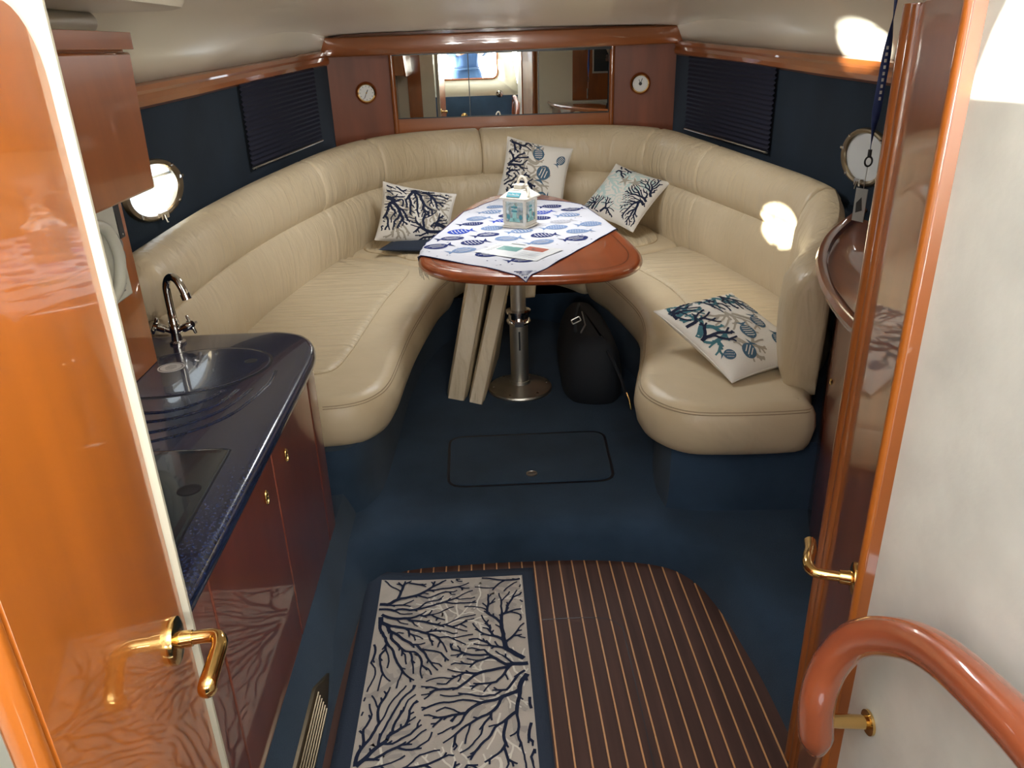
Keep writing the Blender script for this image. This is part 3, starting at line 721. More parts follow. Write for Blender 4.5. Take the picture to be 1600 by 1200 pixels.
# ------------------------------------------------------------------ lantern
ln = thing('candle_lantern', (.178, 3.555, .834), 'small white wooden candle lantern with rope handle on the tablecloth', 'lantern')
RT = Matrix.Translation((.178, 3.555, .835)) @ Matrix.Rotation(radians(-32), 4, 'Z')
s_ = .052
b = B(); b.box((-.062, -.062, .0), (.062, .062, .008), T=RT); b.box((-.056, -.056, .008), (.056, .056, .02), T=RT); obj('base', b, 'lantern_white', ln, bev=.002)
for sx in (-1, 1):
    for sy in (-1, 1): b = B(); b.box((sx * s_ - .006, sy * s_ - .006, .02), (sx * s_ + .006, sy * s_ + .006, .125), T=RT); obj('post', b, 'lantern_white', ln, bev=.001)
for k in range(4):
    A = RT @ Matrix.Rotation(k * pi / 2, 4, 'Z')
    b = B(); b.box((-s_ + .006, -s_ - .001, .02), (s_ - .006, -s_ + .001, .125), T=A); obj('glass_pane', b, 'lantern_glass', ln, smooth=False)
    for za, zb in ((.118, .130), (.018, .026)): b = B(); b.box((-s_, -s_ - .003, za), (s_, -s_ + .004, zb), T=A); obj('rail', b, 'lantern_white', ln)
    b = B()    # painted lighthouse & anchor
    pts = [[(-.012, .03), (.012, .03), (.009, .085), (-.009, .085)], [(-.009, .09), (.009, .09), (0, .108)], [(-.03, .028), (.03, .028), (.022, .045), (-.022, .045)]]
    for pl_, mi in zip(pts, (0, 0, 0)): b.add([A @ Vector((x, -s_ - .0022, z)) for x, z in pl_], [list(range(len(pl_)))], mi)
    for z in (.072, .09): b.add([A @ Vector((x, -s_ - .0026, z + h)) for x, h in ((-.015, 0), (.015, 0), (.015, .008), (-.015, .008))], [(0, 1, 2, 3)], 1)
    for sx in (-1, 1): b.add([A @ Vector((sx * .032 + .009 * cos(q_ * pi / 4), -s_ - .0026, .05 + .012 * sin(q_ * pi / 4))) for q_ in range(8)], [list(range(8))], 1)
    obj('painted_lighthouse', b, ['lantern_aqua', 'lantern_teal'], ln, smooth=False)
b = B(); vs = []
for r_, z in ((.070, .130), (.070, .136), (.036, .165), (.036, .170)): vs += [RT @ Vector((sx * r_, sy * r_, z)) for sx, sy in ((-1, -1), (1, -1), (1, 1), (-1, 1))]
b.add(vs, [(j * 4 + i, j * 4 + (i + 1) % 4, (j + 1) * 4 + (i + 1) % 4, (j + 1) * 4 + i) for j in range(3) for i in range(4)] + [(3, 2, 1, 0), (12, 13, 14, 15)]); obj('roof', b, 'lantern_white', ln, bev=.0015)
b = B(); b.box((-.02, -.02, .17), (.02, .02, .186), T=RT); b.box((-.026, -.026, .186), (.026, .026, .19), T=RT); obj('cap', b, 'lantern_white', ln, bev=.0015)
sg_ = thing; 
A = RT @ Matrix.Translation((0, -.057, .150)) @ Matrix.Rotation(radians(-48), 4, 'X')
b = B(); b.box((-.034, -.002, -.013), (.034, .002, .013), T=A); sgo = obj('sign', b, 'lantern_teal', ln, bev=.001)
b = B()
for k in range(9):
    x0 = -.028 + k * .0065; b.tube([A @ Vector((x0, -.0026, -.005)), A @ Vector((x0 + .003, -.0026, .006 - (k % 3) * .003)), A @ Vector((x0 + .006, -.0026, -.004))], .0011, 4)
obj('sign_lettering', b, 'white_print', sgo)
b = B(); pts = []
for k in range(15):
    a = pi * k / 14; pts.append(RT @ Vector((.0 + .022 * cos(a) + .012, .0 + .006 * sin(a), .186 + .036 * sin(a))))
pts.append(RT @ Vector((-.012, -.01, .175)))
b.tube(pts, .0062, 8); obj('rope_handle', b, 'rope', ln)
b = B(); b.tube([RT @ Vector(p) for p in ((.034, 0, .19), (.05, -.015, .178), (.062, -.03, .155), (.06, -.052, .13))], .0055, 8); b.lathe([(0, -.008), (.009, -.004), (.009, .004), (0, .008)], RT @ Matrix.Translation((.04, -.008, .185)), 12); obj('rope_knot', b, 'rope', ln)
b = B(); b.lathe([(0, .02), (.02, .02), (.02, .06), (0, .061)], RT, 20); obj('candle', b, 'lantern_white', ln)

# ------------------------------------------------------------------ throw pillows
def pillow_surf(F, W, Hh, Th, side=1):
    def f(u, v, off=0):
        a = max(0, 1 - abs(u) ** 2.4); c = max(0, 1 - abs(v) ** 2.4); h = Th / 2 * (a * c) ** .5
        pu = u * (1 - .075 * (1 - v * v)); pv = v * (1 - .075 * (1 - u * u))
        wr = .0022 * sin(5 * u + 3 * v) * a * c
        return F @ Vector((pu * W / 2, pv * Hh / 2, side * (h + wr + off)))
    return f
def pillow(label, F, W=.42, Hh=.42, Th=.13, deco=None, back='pillow', group=None):
    o = thing('throw_pillow', tuple(F @ Vector((0, 0, 0))), label, 'pillow', group)
    n = 28; b = B()
    g = [sin(pi / 2 * (-1 + 2 * i / n)) for i in range(n + 1)]
    for side in (1, -1):
        f = pillow_surf(F, W, Hh, Th, side); vs = [f(g[i], g[j]) for j in range(n + 1) for i in range(n + 1)]
        b.add(vs, [(j * (n + 1) + i, j * (n + 1) + i + 1, (j + 1) * (n + 1) + i + 1, (j + 1) * (n + 1) + i) for j in range(n) for i in range(n)], 0 if side > 0 else 1)
    obj('cover', b, ['pillow', back], o)
    f = pillow_surf(F, W, Hh, Th, 1); E_ = [(t, -1) for t in g] + [(1, t) for t in g[1:]] + [(t, 1) for t in g[::-1][1:]] + [(-1, t) for t in g[::-1][1:]]
    obj('piping', B().tube([f(u, v) for u, v in E_], .0028, 6, cap=False), 'pillow', o)
    if deco: deco(f, o)
    return o
def frame3(origin, xdir, ydir):
    x = Vector(xdir).normalized(); y = Vector(ydir); y = (y - x * y.dot(x)).normalized(); z = x.cross(y)
    return Matrix.Translation(origin) @ Matrix((x, y, z)).transposed().to_4x4()
inb = lambda p: abs(p.x) < .95 and abs(p.y) < .95
def cor(f, o, name, m_, seeds, off, sd, w_=.035, L=.5, dep=3, spread=1.0, step=.05):
    fine = dep > 3
    segs = grow_coral(seeds, random.Random(sd), .042 if fine else .055, .062 if fine else .085, L * 1.35, .026 if fine else .036, .010 if fine else .016, .42, .3, inb)
    obj(name, ribbons(f, segs, off, inb), m_, o, smooth=False)
def starfish(f, cx_, cy_, R, a, off, b, mi):
    pts = []
    for k in range(10): r_ = R if k % 2 == 0 else R * .28; pts.append((cx_ + r_ * cos(a + k * pi / 5), cy_ + r_ * sin(a + k * pi / 5)))
    poly_on(f, pts, off, b, mi)
def spiral(f, cx_, cy_, R, off, b, mi):
    pr_ = None
    for k in range(60):
        a = k * .32; r_ = R * (k / 60) ** .9 + .01; p = Vector((cx_ + r_ * cos(a), cy_ + r_ * sin(a)))
        if pr_ is not None:
            d = (p - pr_); s2 = Vector((-d.y, d.x)).normalized() * .010; b.add([f(*(pr_ - s2), off), f(*(pr_ + s2), off), f(*(p + s2), off), f(*(p - s2), off)], [(0, 1, 2, 3)], mi)
            if k % 2 == 0 and k > 20:
                q2 = Vector((cx_ + r_ * .8 * cos(a), cy_ + r_ * .8 * sin(a))); s3 = Vector((-sin(a), cos(a))) * .006; b.add([f(*(q2 - s3), off), f(*(q2 + s3), off), f(*(p + s3), off), f(*(p - s3), off)], [(0, 1, 2, 3)], mi)
        pr_ = p
def deco1(f, o):
    cor(f, o, 'taupe_coral_print', 'p_taupe', [((-.95, -.1), -.3), ((-.95, -.3), .3), ((.55, .4), 1.2), ((.3, .5), .4)], .0008, 3, .05, .7)
    cor(f, o, 'black_coral_print', 'p_ink', [((-.95, .92), -.5), ((-.95, .7), -.15), ((-.7, .93), -.3), ((-.3, .9), -.35), ((-.95, .4), .1)], .0014, 4, .055, .8)
    cor(f, o, 'black_coral_print', 'p_ink', [((.5, -.4), 1.4), ((.5, -.4), .6), ((.5, -.4), 2.3), ((.5, -.4), -.2)], .0014, 14, .04, .42)
def deco2(f, o):
    cor(f, o, 'taupe_coral_print', 'p_taupe', [((-.6, .9), -1.3), ((-.2, -.2), -.5), ((-.3, .2), .2), ((-.5, .5), -1)], .0008, 8, .055, .5)
    cor(f, o, 'black_coral_print', 'p_ink', [((-.95, -.2), .5), ((-.95, .1), .3), ((-.9, -.5), .8), ((-.6, -.7), 1.2), ((-.9, .9), -.9)], .0014, 9, .06, .5)
    b = B(); fish(f, .0, .62, radians(-80), .55, .36, b, 0, 1, .0012, 0); fish(f, .25, -.05, radians(75), .6, .44, b, 0, 1, .0012, 2); fish(f, .72, .48, radians(60), .42, .26, b, 0, 1, .0012, 0); fish(f, .35, -.72, radians(200), .42, .3, b, 0, 1, .0012, 1)
    obj('fish_print', b, ['p_slate', 'pillow'], o, smooth=False)
def deco3(f, o):
    cor(f, o, 'aqua_coral_print', 'p_aqua', [((-.9, -.1), .6), ((-.5, .5), 1), ((-.8, .3), .2), ((.0, .7), .4)], .0008, 12, .08, .6)
    cor(f, o, 'black_coral_print', 'p_ink', [((.95, -.2), 2.2), ((.9, -.1), 1.7), ((.95, .2), 2.8), ((.9, .0), 2.5)], .0014, 21, .035, .55, 4)
    cor(f, o, 'black_coral_print', 'p_ink', [((-.6, -.9), 1.2), ((-.5, -.9), 1.8), ((-.3, -.9), .8)], .0014, 22, .035, .35, 4)
    cor(f, o, 'black_coral_print', 'p_ink', [((-.7, .93), -1.2), ((-.6, .93), -.7), ((-.7, .6), 1.3)], .0014, 23, .035, .3, 3)
    b = B(); starfish(f, -.15, .38, .27, .3, .0018, b, 0); starfish(f, .22, .42, .27, 1.0, .0018, b, 0); spiral(f, .15, -.35, .36, .0018, b, 1); obj('starfish_and_shell_print', b, ['p_taupe', 'p_aqua'], o, smooth=False)
def deco4(f, o):
    cor(f, o, 'taupe_coral_print', 'p_taupe', [((-.2, .1), 1.2), ((.45, -.5), 1.2), ((.4, -.4), .6), ((-.3, .0), .4)], .0008, 31, .04, .4)
    cor(f, o, 'navy_coral_print', 'p_ink', [((-.93, .1), 0), ((-.93, .5), -.2), ((-.93, -.2), .5), ((-.8, -.93), 1.2), ((-.3, -.93), 1.2), ((.1, -.93), 1.4)], .0014, 32, .06, .45)
    cor(f, o, 'teal_coral_print', 'p_teal', [((-.93, .3), 0), ((-.6, -.93), 1.2), ((.0, -.93), 1.8)], .0011, 33, .08, .4)
    b = B(); fish(f, -.3, .72, .2, .4, .26, b, 0, 1, .0012, 0); fish(f, .12, .45, -.2, .42, .28, b, 0, 1, .0012, 0); fish(f, .3, .0, -.2, .45, .3, b, 0, 1, .0012, 0); fish(f, .68, -.3, -.9, .4, .28, b, 0, 1, .0012, 2); fish(f, .6, .5, -.4, .4, .24, b, 0, 1, .0012, 0); fish(f, .6, -.75, 1.0, .3, .2, b, 0, 1, .0012, 1)
    obj('fish_print', b, ['p_slate', 'pillow'], o, smooth=False)
pillow('pillow with black and taupe coral print, leaning on the left backrest', frame3((-.375, 4.42, .722), (.94, .03, -.20), (.0, .45, .87)), .42, .34, .13, deco1)
pillow('pillow with fish and black coral, propped against the back behind the lantern', frame3((.335, 4.83, .868), (.95, -.08, -.20), (.33, .5, .8)), .41, .43, .12, deco2)
pillow('pillow with starfish, shell and black coral, leaning at the right rear corner', frame3((.845, 4.56, .765), (.70, -.68, -.20), (.64, .46, .61)), .39, .39, .12, deco3)
pillow('pillow with navy coral and small fish, lying at the right front end', frame3((.885, 2.58, .622), (.36, -.86, -.24), (.82, .34, .04)), .47, .36, .12, deco4)
dk = thing('navy_cushion', (-.37, 4.28, .58), 'dark navy cushion lying flat beneath the coral pillow on the left seat', 'cushion')
F = frame3((-.37, 4.34, .585), (1, -.25, 0), (.25, 1, 0)); b = B(); n = 16; g = [sin(pi / 2 * (-1 + 2 * i / n)) for i in range(n + 1)]
for side in (1, -1):
    f = pillow_surf(F, .36, .32, .05, side); b.add([f(g[i], g[j]) for j in range(n + 1) for i in range(n + 1)], [(j * (n + 1) + i, j * (n + 1) + i + 1, (j + 1) * (n + 1) + i + 1, (j + 1) * (n + 1) + i) for j in range(n) for i in range(n)])
obj('cover', b, 'navy_fabric', dk)

# ------------------------------------------------------------------ spare cushions standing under the table
def spare(label, base0, base1, top0, top1, th, grp=None):
    """upright slab through four centre-line points with rounded edges"""
    o = thing('spare_cushion', base0, label, 'cushion', grp)
    b0, b1, t0, t1 = map(Vector, (base0, base1, top0, top1)); nrm = (b1 - b0).cross(t0 - b0).normalized(); n = 8; vs = []
    prof = [(-1, -.5), (-.93, -.5), (-.5, -.5)]
    b = B()
    g = [0, .03, .08, .2, .4, .6, .8, .92, .97, 1]
    for sd in (-1, 1):
        vs = []
        for v in g:
            for u in g:
                p = (b0.lerp(b1, u)).lerp(t0.lerp(t1, u), v); ed = min(u, 1 - u, v, 1 - v) / .08; k = .72 + .28 * sqrt(max(0, 1 - (1 - min(1, ed)) ** 2)); vs.append(p + nrm * sd * th / 2 * k)
        m_ = len(g); b.add(vs, [(j * m_ + i, j * m_ + i + 1, (j + 1) * m_ + i + 1, (j + 1) * m_ + i) for j in range(m_ - 1) for i in range(m_ - 1)])
    m_ = len(g); N_ = m_ * m_
    ring = [i for i in range(m_)] + [j * m_ + m_ - 1 for j in range(1, m_)] + [(m_ - 1) * m_ + i for i in range(m_ - 2, -1, -1)] + [j * m_ for j in range(m_ - 2, 0, -1)]
    L_ = len(ring); b.f += [[ring[i], ring[(i + 1) % L_], N_ + ring[(i + 1) % L_], N_ + ring[i]] for i in range(L_)]; b.m += [0] * L_
    obj('cover', b, 'lea_face', o)
    loop = [b.v[N_ + r_] for r_ in ring] + [b.v[N_ + ring[0]]]; obj('piping', B().tube(loop, .003, 5), 'seam', o)
    return o
spare('left of the two tall cream spare cushions standing under the table', (-.155, 3.20, .125), (-.08, 3.75, .125), (-.02, 3.36, .70), (.02, 3.86, .70), .10)
spare('right of the two tall cream spare cushions, leaning beside the steel pedestal', (-.065, 3.15, .125), (.02, 3.70, .125), (.09, 3.40, .66), (.12, 3.86, .66), .078)
spare('short cream cushion wedged behind the table pedestal', (.13, 3.50, .50), (.23, 3.52, .50), (.16, 3.58, .72), (.26, 3.60, .72), .05)

# ------------------------------------------------------------------ black bag under the right seat
bg_ = thing('travel_bag', (.47, 3.35, .12), 'black soft travel bag with metal buckle stowed under the table by the right seat', 'bag')
obj('bag_body', slab([(.36, 3.12), (.56, 3.08), (.61, 3.3), (.57, 3.7), (.38, 3.72), (.34, 3.4)], [(-.02, .122), (-.005, .14), (.0, .22), (-.015, .32), (-.04, .38), (-.07, .41), (-.10, .42)], step=.03), 'black_bag', bg_)
b = B(); pts = [(.40, 3.25, .41), (.40, 3.27, .47), (.42, 3.35, .50), (.44, 3.45, .47), (.44, 3.5, .41)]; b.tube(catmull([Vector(p) for p in pts], 6), .008, 8); obj('handle', b, 'black_bag', bg_)
b = B(); b.tube([(.50, 3.16, .40), (.54, 3.06, .34), (.57, 3.01, .27), (.59, 2.99, .2)], .008, 6); obj('strap', b, 'black_bag', bg_)
b = B(); A = Tm((.400, 3.24, .47), (-.2, -.8, .5), (1, 0, .5)); P = rounded([(-.02, -.01), (.02, -.01), (.02, .01), (-.02, .01)], .004, 3); b.tube([A @ Vector((p.x, p.y, 0)) for p in P] + [A @ Vector((P[0].x, P[0].y, 0))], .0028, 6); obj('buckle', b, 'steel', bg_)
b = B(); b.tube([(.42, 3.22, .418), (.45, 3.3, .425), (.46, 3.5, .42)], .004, 6); obj('zip', b, 'grey_plastic', bg_)
b = B(); b.tube([(.590, 2.99, .22), (.600, 2.975, .19), (.606, 2.965, .15)], .004, 6); obj('strap_buckle', b, 'brass', bg_)

# ------------------------------------------------------------------ floor hatch in the carpet
fh = thing('floor_hatch', (.14, 2.63, .12), 'blue carpeted floor hatch with rounded corners and small round latch', 'hatch')
P = rounded([(-.165, 2.445), (.445, 2.438), (.463, 2.83), (-.170, 2.835)], .06, 8)
obj('joint', slab([tuple(p) for p in P], [(.008, .1195), (.008, .1212), (.0, .1212)], step=.02, smooth=False), 'groove', fh)
obj('lid', slab([tuple(p) for p in P], [(-.003, .1196), (-.003, .1222), (-.006, .1238), (-.02, .1242)], step=.02, smooth=False), 'carpet', fh)
b = B(); b.lathe([(0, .124), (.021, .124), (.021, .127), (.017, .128), (.016, .1262), (0, .1262)], Matrix.Translation((.145, 2.505, 0)), 28); ring = obj('latch', b, 'steel', fh)
b = B(); b.box((.131, 2.503, .1262), (.159, 2.507, .128)); obj('pull_bar', b, 'dark_plastic', ring)

# ------------------------------------------------------------------ rug
rg = thing('runner_rug', (-.15, 1.5, .001), 'beige runner rug with navy border and navy branching coral on the teak floor', 'rug')
def rugz(x, y):
    c = max(0, (y - 1.9) / .2) * max(0, (-.22 - x) / .2); return .006 + .022 * min(1, c) ** 1.6
def rx(x, y):   # slight taper of the lie
    return x
def rsurf(x, y, off=0): return Vector((x, y, rugz(x, y) + off))
xl, xr, y0, y1 = -.428, .118, .75, 2.095
b = B(); nx, ny = 24, 50; vs = []
for j in range(ny + 1):
    for i in range(nx + 1): x = xl + (xr - xl) * i / nx; y = y0 + (y1 - y0) * j / ny; vs.append(rsurf(x, y))
b.add(vs, [(j * (nx + 1) + i, j * (nx + 1) + i + 1, (j + 1) * (nx + 1) + i + 1, (j + 1) * (nx + 1) + i) for j in range(ny) for i in range(nx)])
o = obj('border', b, 'navy_fabric', rg); md = o.modifiers.new('s', 'SOLIDIFY'); md.thickness = .004; md.offset = -1
fx0, fx1, fy0, fy1 = -.378, .080, .79, 2.055
b = B(); vs = []
for j in range(ny + 1):
    for i in range(nx + 1): x = fx0 + (fx1 - fx0) * i / nx; y = fy0 + (fy1 - fy0) * j / ny; vs.append(rsurf(x, y, .002))
b.add(vs, [(j * (nx + 1) + i, j * (nx + 1) + i + 1, (j + 1) * (nx + 1) + i + 1, (j + 1) * (nx + 1) + i) for j in range(ny) for i in range(nx)])
obj('field', b, 'rug_field', rg)
inr = lambda p: fx0 < p.x < fx1 and fy0 < p.y < fy1
inr = lambda p: fx0 + .003 < p.x < fx1 - .003 and fy0 + .003 < p.y < fy1 - .003
r_ = random.Random(11); sd_ = [((r_.uniform(fx0, fx1), fy0 + .08 + k * .10 + r_.uniform(-.03, .03)), r_.uniform(0, 6.28)) for k in range(12)]
obj('grey_coral_print', ribbons(rsurf, grow_coral(sd_, r_, .016, .026, .13, .012, .002, .4, .3, inr), .0028, inr), 'rug_grey', rg, smooth=False)
r_ = random.Random(13); sd_ = [((r_.uniform(fx0, fx1), fy0 + .05 + k * .09 + r_.uniform(-.03, .03)), r_.uniform(0, 6.28)) for k in range(14)]
obj('pale_coral_print', ribbons(rsurf, grow_coral(sd_, r_, .013, .018, .14, .0042, .0008, .4, .3, inr), .0033, inr), 'rug_light', rg, smooth=False)
used_ = {}
for i, (p0, sd_, reach) in enumerate([
        ((fx0 + .005, 1.93), [(0, .012, .2), (0, -.01, -.15), (0, -.03, -.6), (.01, -.045, -1.2)], .29),
        ((fx1 - .005, 1.66), [(0, .012, 2.8), (0, .0, 3.15), (0, -.02, 3.6), (-.005, -.04, 4.2)], .30),
        ((fx1 - .008, 2.035), [(0, .0, 3.25), (-.01, -.015, 3.7), (0, -.03, 4.3)], .22),
        ((fx0 + .006, 1.31), [(0, .03, 1.2), (0, .012, .85), (0, -.005, .45), (0, -.02, .1)], .31),
        ((fx1 - .006, 1.22), [(0, .02, 2.4), (0, .0, 2.9), (0, -.02, 3.5)], .26),
        ((fx0 + .006, .98), [(0, .02, 1.0), (0, .0, .5), (0, -.02, 0)], .28),
        ((fx1 - .02, .84), [(0, .0, 2.2), (0, .0, 2.7)], .25)]):
    sg2 = grow_coral([((p0[0] + a, p0[1] + c), d) for a, c, d in sd_], random.Random(200 + i), .0125, .0165, reach, .0048, .0016, .36, .26, inr, used_)
    obj('navy_coral_print', ribbons(rsurf, sg2, .0040, inr), 'ink', rg, smooth=False)

# ------------------------------------------------------------------ galley cabinet
gc = thing('galley_cabinet', (-.8, 1.6, .2), 'glossy red cherry galley cabinet with brass finger pulls under the navy worktop', 'cabinet')
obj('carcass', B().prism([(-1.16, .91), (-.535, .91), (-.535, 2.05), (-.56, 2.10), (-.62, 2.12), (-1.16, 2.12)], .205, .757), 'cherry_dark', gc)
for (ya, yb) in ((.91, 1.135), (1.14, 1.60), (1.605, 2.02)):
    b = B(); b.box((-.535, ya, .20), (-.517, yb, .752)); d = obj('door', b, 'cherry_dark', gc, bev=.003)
    ky = {1.14: 1.513, 1.605: 1.71, .91: .96}[ya]
    b = B(); A = Tm((-.516, ky, .68), (1, 0, 0), (0, 1, 0)); n = 24
    b.tube([A @ Vector((.009 * cos(2 * pi * k / n), .0165 * sin(2 * pi * k / n), .002)) for k in range(n + 1)], .0024, 6)
    pl_ = obj('finger_pull', b, 'brass', d)
    b = B(); b.add([A @ Vector((.008 * cos(2 * pi * k / n), .0155 * sin(2 * pi * k / n), .0005)) for k in range(n)], [list(range(n))]); obj('pull_recess', b, 'dark_plastic', d, smooth=False)
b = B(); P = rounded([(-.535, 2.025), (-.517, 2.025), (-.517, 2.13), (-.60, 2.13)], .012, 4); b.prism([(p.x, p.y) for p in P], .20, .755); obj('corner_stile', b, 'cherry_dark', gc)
# worktop with grooves, sink lid and hob lid
wt = thing('galley_worktop', (-.8, 1.6, .76), 'speckled navy stone galley worktop with sink lid and drainer grooves', 'worktop')
WO = [(-1.16, 2.315), (-.95, 2.318), (-.72, 2.318), (-.645, 2.315), (-.57, 2.275), (-.525, 2.20), (-.505, 2.10), (-.502, 1.95), (-.502, 1.6), (-.502, 1.2), (-.503, .91)]
Pw = catmull([Vector(p) for p in WO], 6) + [Vector((-1.16, .91))]
obj('slab', slab([tuple(p) for p in Pw], [(-.02, .757), (-.006, .759), (0, .766), (.001, .780), (-.003, .792), (-.010, .7985), (-.022, .800)], step=.02, smooth=False), 'counter', wt)
b = B(); n = 48; cx_, cy_ = -.80, 1.965
EL = [(-.83 + .215 * cos(2 * pi * k / n) * 1.0 - .02 * sin(2 * pi * k / n), 2.0 + .165 * sin(2 * pi * k / n) + .05 * cos(2 * pi * k / n)) for k in range(n)]
obj('sink_lid_joint', slab(EL, [(.006, .7995), (.006, .8006), (0, .8006)], step=.015, smooth=False), 'groove', wt)
obj('sink_lid', slab(EL, [(-.002, .7995), (-.002, .8015), (-.006, .8022), (-.02, .8024)], step=.015, smooth=False), 'counter', wt, smooth=False)
b = B()
for (x_, y_) in ((-.673, 2.055),): b.lathe([(0, .8026), (.012, .8026), (.016, .803), (.018, .8024)], Matrix.Translation((x_, y_, 0)), 24)
obj('finger_hole', b, 'groove', wt)
grs = [[(-.93, 1.86), (-.90, 1.76), (-.80, 1.74), (-.72, 1.80), (-.69, 1.86)], [(-.97, 1.84), (-.93, 1.71), (-.80, 1.69), (-.69, 1.76), (-.655, 1.86)], [(-1.0, 1.80), (-.93, 1.65), (-.79, 1.63), (-.67, 1.72), (-.62, 1.86)], [(-1.02, 1.74), (-.93, 1.59), (-.78, 1.58), (-.64, 1.69), (-.585, 1.88), (-.585, 1.98)]]
for gset in grs:
    pts = catmull([Vector((p[0], p[1], .8004)) for p in gset], 10)
    b = B()
    for sgn in (-1, 1):
        vs = []
        for i, p in enumerate(pts):
            d = (pts[min(i + 1, len(pts) - 1)] - pts[max(0, i - 1)]).normalized(); nn = Vector((-d.y, d.x, 0)); vs.append(p + nn * .004 * sgn)
        b.tube(vs, .0016, 6)
    obj('drain_groove', b, 'counter', wt)
    b = B(); b.tube([p - Vector((0, 0, .0022)) for p in pts], .0032, 6); obj('groove_floor', b, 'groove', wt)
HB = [(-1.05, 1.535), (-.578, 1.528), (-.570, 1.12), (-1.05, 1.12)]
obj('hob_lid_joint', slab([tuple(p) for p in rounded(HB, .008, 3)], [(.004, .7995), (.004, .8006), (0, .8006)], step=.02, smooth=False), 'groove', wt)
obj('hob_lid', slab([tuple(p) for p in rounded(HB, .008, 3)], [(-.002, .7995), (-.002, .802), (-.006, .8026), (-.02, .8028)], step=.02, smooth=False), 'navy_gloss', wt, smooth=False)
b = B(); b.lathe([(0, .803), (.017, .803), (.021, .8036), (.024, .8028)], Matrix.Translation((-.611, 1.354, 0)), 28); obj('lid_finger_hole', b, 'groove', wt)
# stickers
for (x_, y_, z_, lab, redring) in ((-.888, 2.03, .8026, 'round white sticker lying by the tap on the sink lid', False), (-.66, 1.265, .8030, 'round white sticker with red ring on the hob lid', True)):
    o = thing('round_sticker', (x_, y_, z_), lab, 'sticker'); b = B(); b.lathe([(0, z_), (.036, z_), (.036, z_ + .0006), (0, z_ + .0006)], Matrix.Translation((x_, y_, 0)), 32); obj('disc', b, 'dial', o, smooth=False)
    b = B(); b.lathe([(.029, z_ + .0009), (.032, z_ + .0009)], Matrix.Translation((x_, y_, 0)), 40); obj('ring_print', b, 'red' if redring else 'grey_plastic', o, smooth=False)
    b = B()
    for k in range(6): b.box((x_ - .017 + abs(k - 2.5) * .003, y_ - .016 + k * .006, z_ + .0006), (x_ + .017 - abs(k - 2.5) * .003, y_ - .0145 + k * .006, z_ + .0009))
    obj('small_print', b, 'grey_plastic', o, smooth=False)
o = thing('folded_card', (-.66, 1.19, .803), 'slim white card edge lying below the sticker on the hob lid', 'card'); b = B(); b.box((-.70, 1.186, .803), (-.625, 1.194, .806)); obj('card', b, 'white_plastic', o)

# tap
tp = thing('mixer_tap', (-.93, 2.24, .80), 'chrome swan-neck mixer tap with two cross handles on the navy worktop', 'tap')
tx, ty = -.942, 2.24
b = B(); b.lathe([(0, .80), (.024, .80), (.024, .805), (.017, .81), (.015, .83), (.017, .845), (.015, .87), (.0125, .875), (.0125, .90), (.0, .90)], Matrix.Translation((tx, ty, 0)), 24); obj('tap_body', b, 'chrome', tp)
pts = [(tx, ty, .88), (tx, ty, .96), (tx + .004, ty - .002, .985), (tx + .014, ty - .008, 1.003), (tx + .03, ty - .018, 1.010), (tx + .047, ty - .028, 1.003), (tx + .058, ty - .034, .985), (tx + .066, ty - .038, .962)]
b = B(); b.tube(catmull([Vector(p) for p in pts], 6), .0115, 16); b.tube([(tx + .0655, ty - .0378, .965), (tx + .070, ty - .04, .948)], .0145, 16); obj('spout', b, 'chrome', tp)
for sx, dz in ((-1, -.004), (1, .012)):
    d = Vector((sx * .9, -.15, .42)).normalized(); o0 = Vector((tx, ty, .835)); e = o0 + d * .052
    b = B(); b.tube([o0 + d * .01, o0 + d * .028, o0 + d * .030, e, e + d * .002, e + d * .014], [.009, .009, .013, .013, .016, .010], 14); vb = obj('valve', b, 'chrome', tp)
    u = d.orthogonal().normalized(); v = d.cross(u); b = B()
    for a in (0.6, 0.6 + pi / 2):
        w2 = u * cos(a) + v * sin(a); c0 = e + d * .008
        b.tube([c0 - w2 * .030, c0 - w2 * .026, c0 + w2 * .026, c0 + w2 * .030], [.0035, .0052, .0052, .0035], 10)
    obj('cross_handle', b, 'chrome', vb)

# wooden splash panel with the white control unit
sp = thing('wall_left', (-.95, 1.4, .8), kind='structure')
b = B(); b.box((-.975, .9, .802), (-.945, 2.085, 1.33)); obj('splash_panel', b, 'cherry_lit', sp, bev=.003)
b = B(); b.box((-1.2, 2.06, .802), (-.955, 2.085, 1.45)); obj('end_panel', b, 'cherry', sp, bev=.003)
cu = thing('control_unit', (-.94, 1.8, 1.03), 'cream wall control unit with dark round dial below the upper cabinet', 'control panel')
b = B(); b.box((-.945, 1.55, 1.03), (-.928, 1.998, 1.27)); obj('housing', b, 'white_plastic', cu, bev=.004)
b = B(); A = Tm((-.9275, 1.965, 1.165), (1, 0, 0), (0, 1, 0)); b.lathe([(0, .001), (.024, .001), (.027, .003), (.03, .0)], A @ Matrix.Diagonal((.8, 1.25, 1, 1)), 28); obj('dial_recess', b, 'dark_plastic', cu)
b = B(); b.lathe([(0, .0), (.016, .001), (.015, .012), (.008, .014), (0, .014)], Tm((-.927, 1.963, 1.168), (1, 0, 0), (0, 1, 0)), 20); obj('dial_knob', b, 'grey_plastic', cu)
b = B(); [obj('button', B().box(lo, hi), 'grey_plastic', cu) for lo, hi in (((-.928, 1.972, 1.128), (-.922, 1.992, 1.145)), ((-.928, 1.945, 1.095), (-.926, 1.96, 1.11)), ((-.928, 1.955, 1.065), (-.926, 1.968, 1.088)), ((-.928, 1.95, 1.05), (-.926, 1.958, 1.053)))]
b = B(); P = [(1.62, 1.06), (1.86, 1.06), (1.88, 1.09), (1.885, 1.15), (1.87, 1.21), (1.84, 1.235), (1.62, 1.235)]
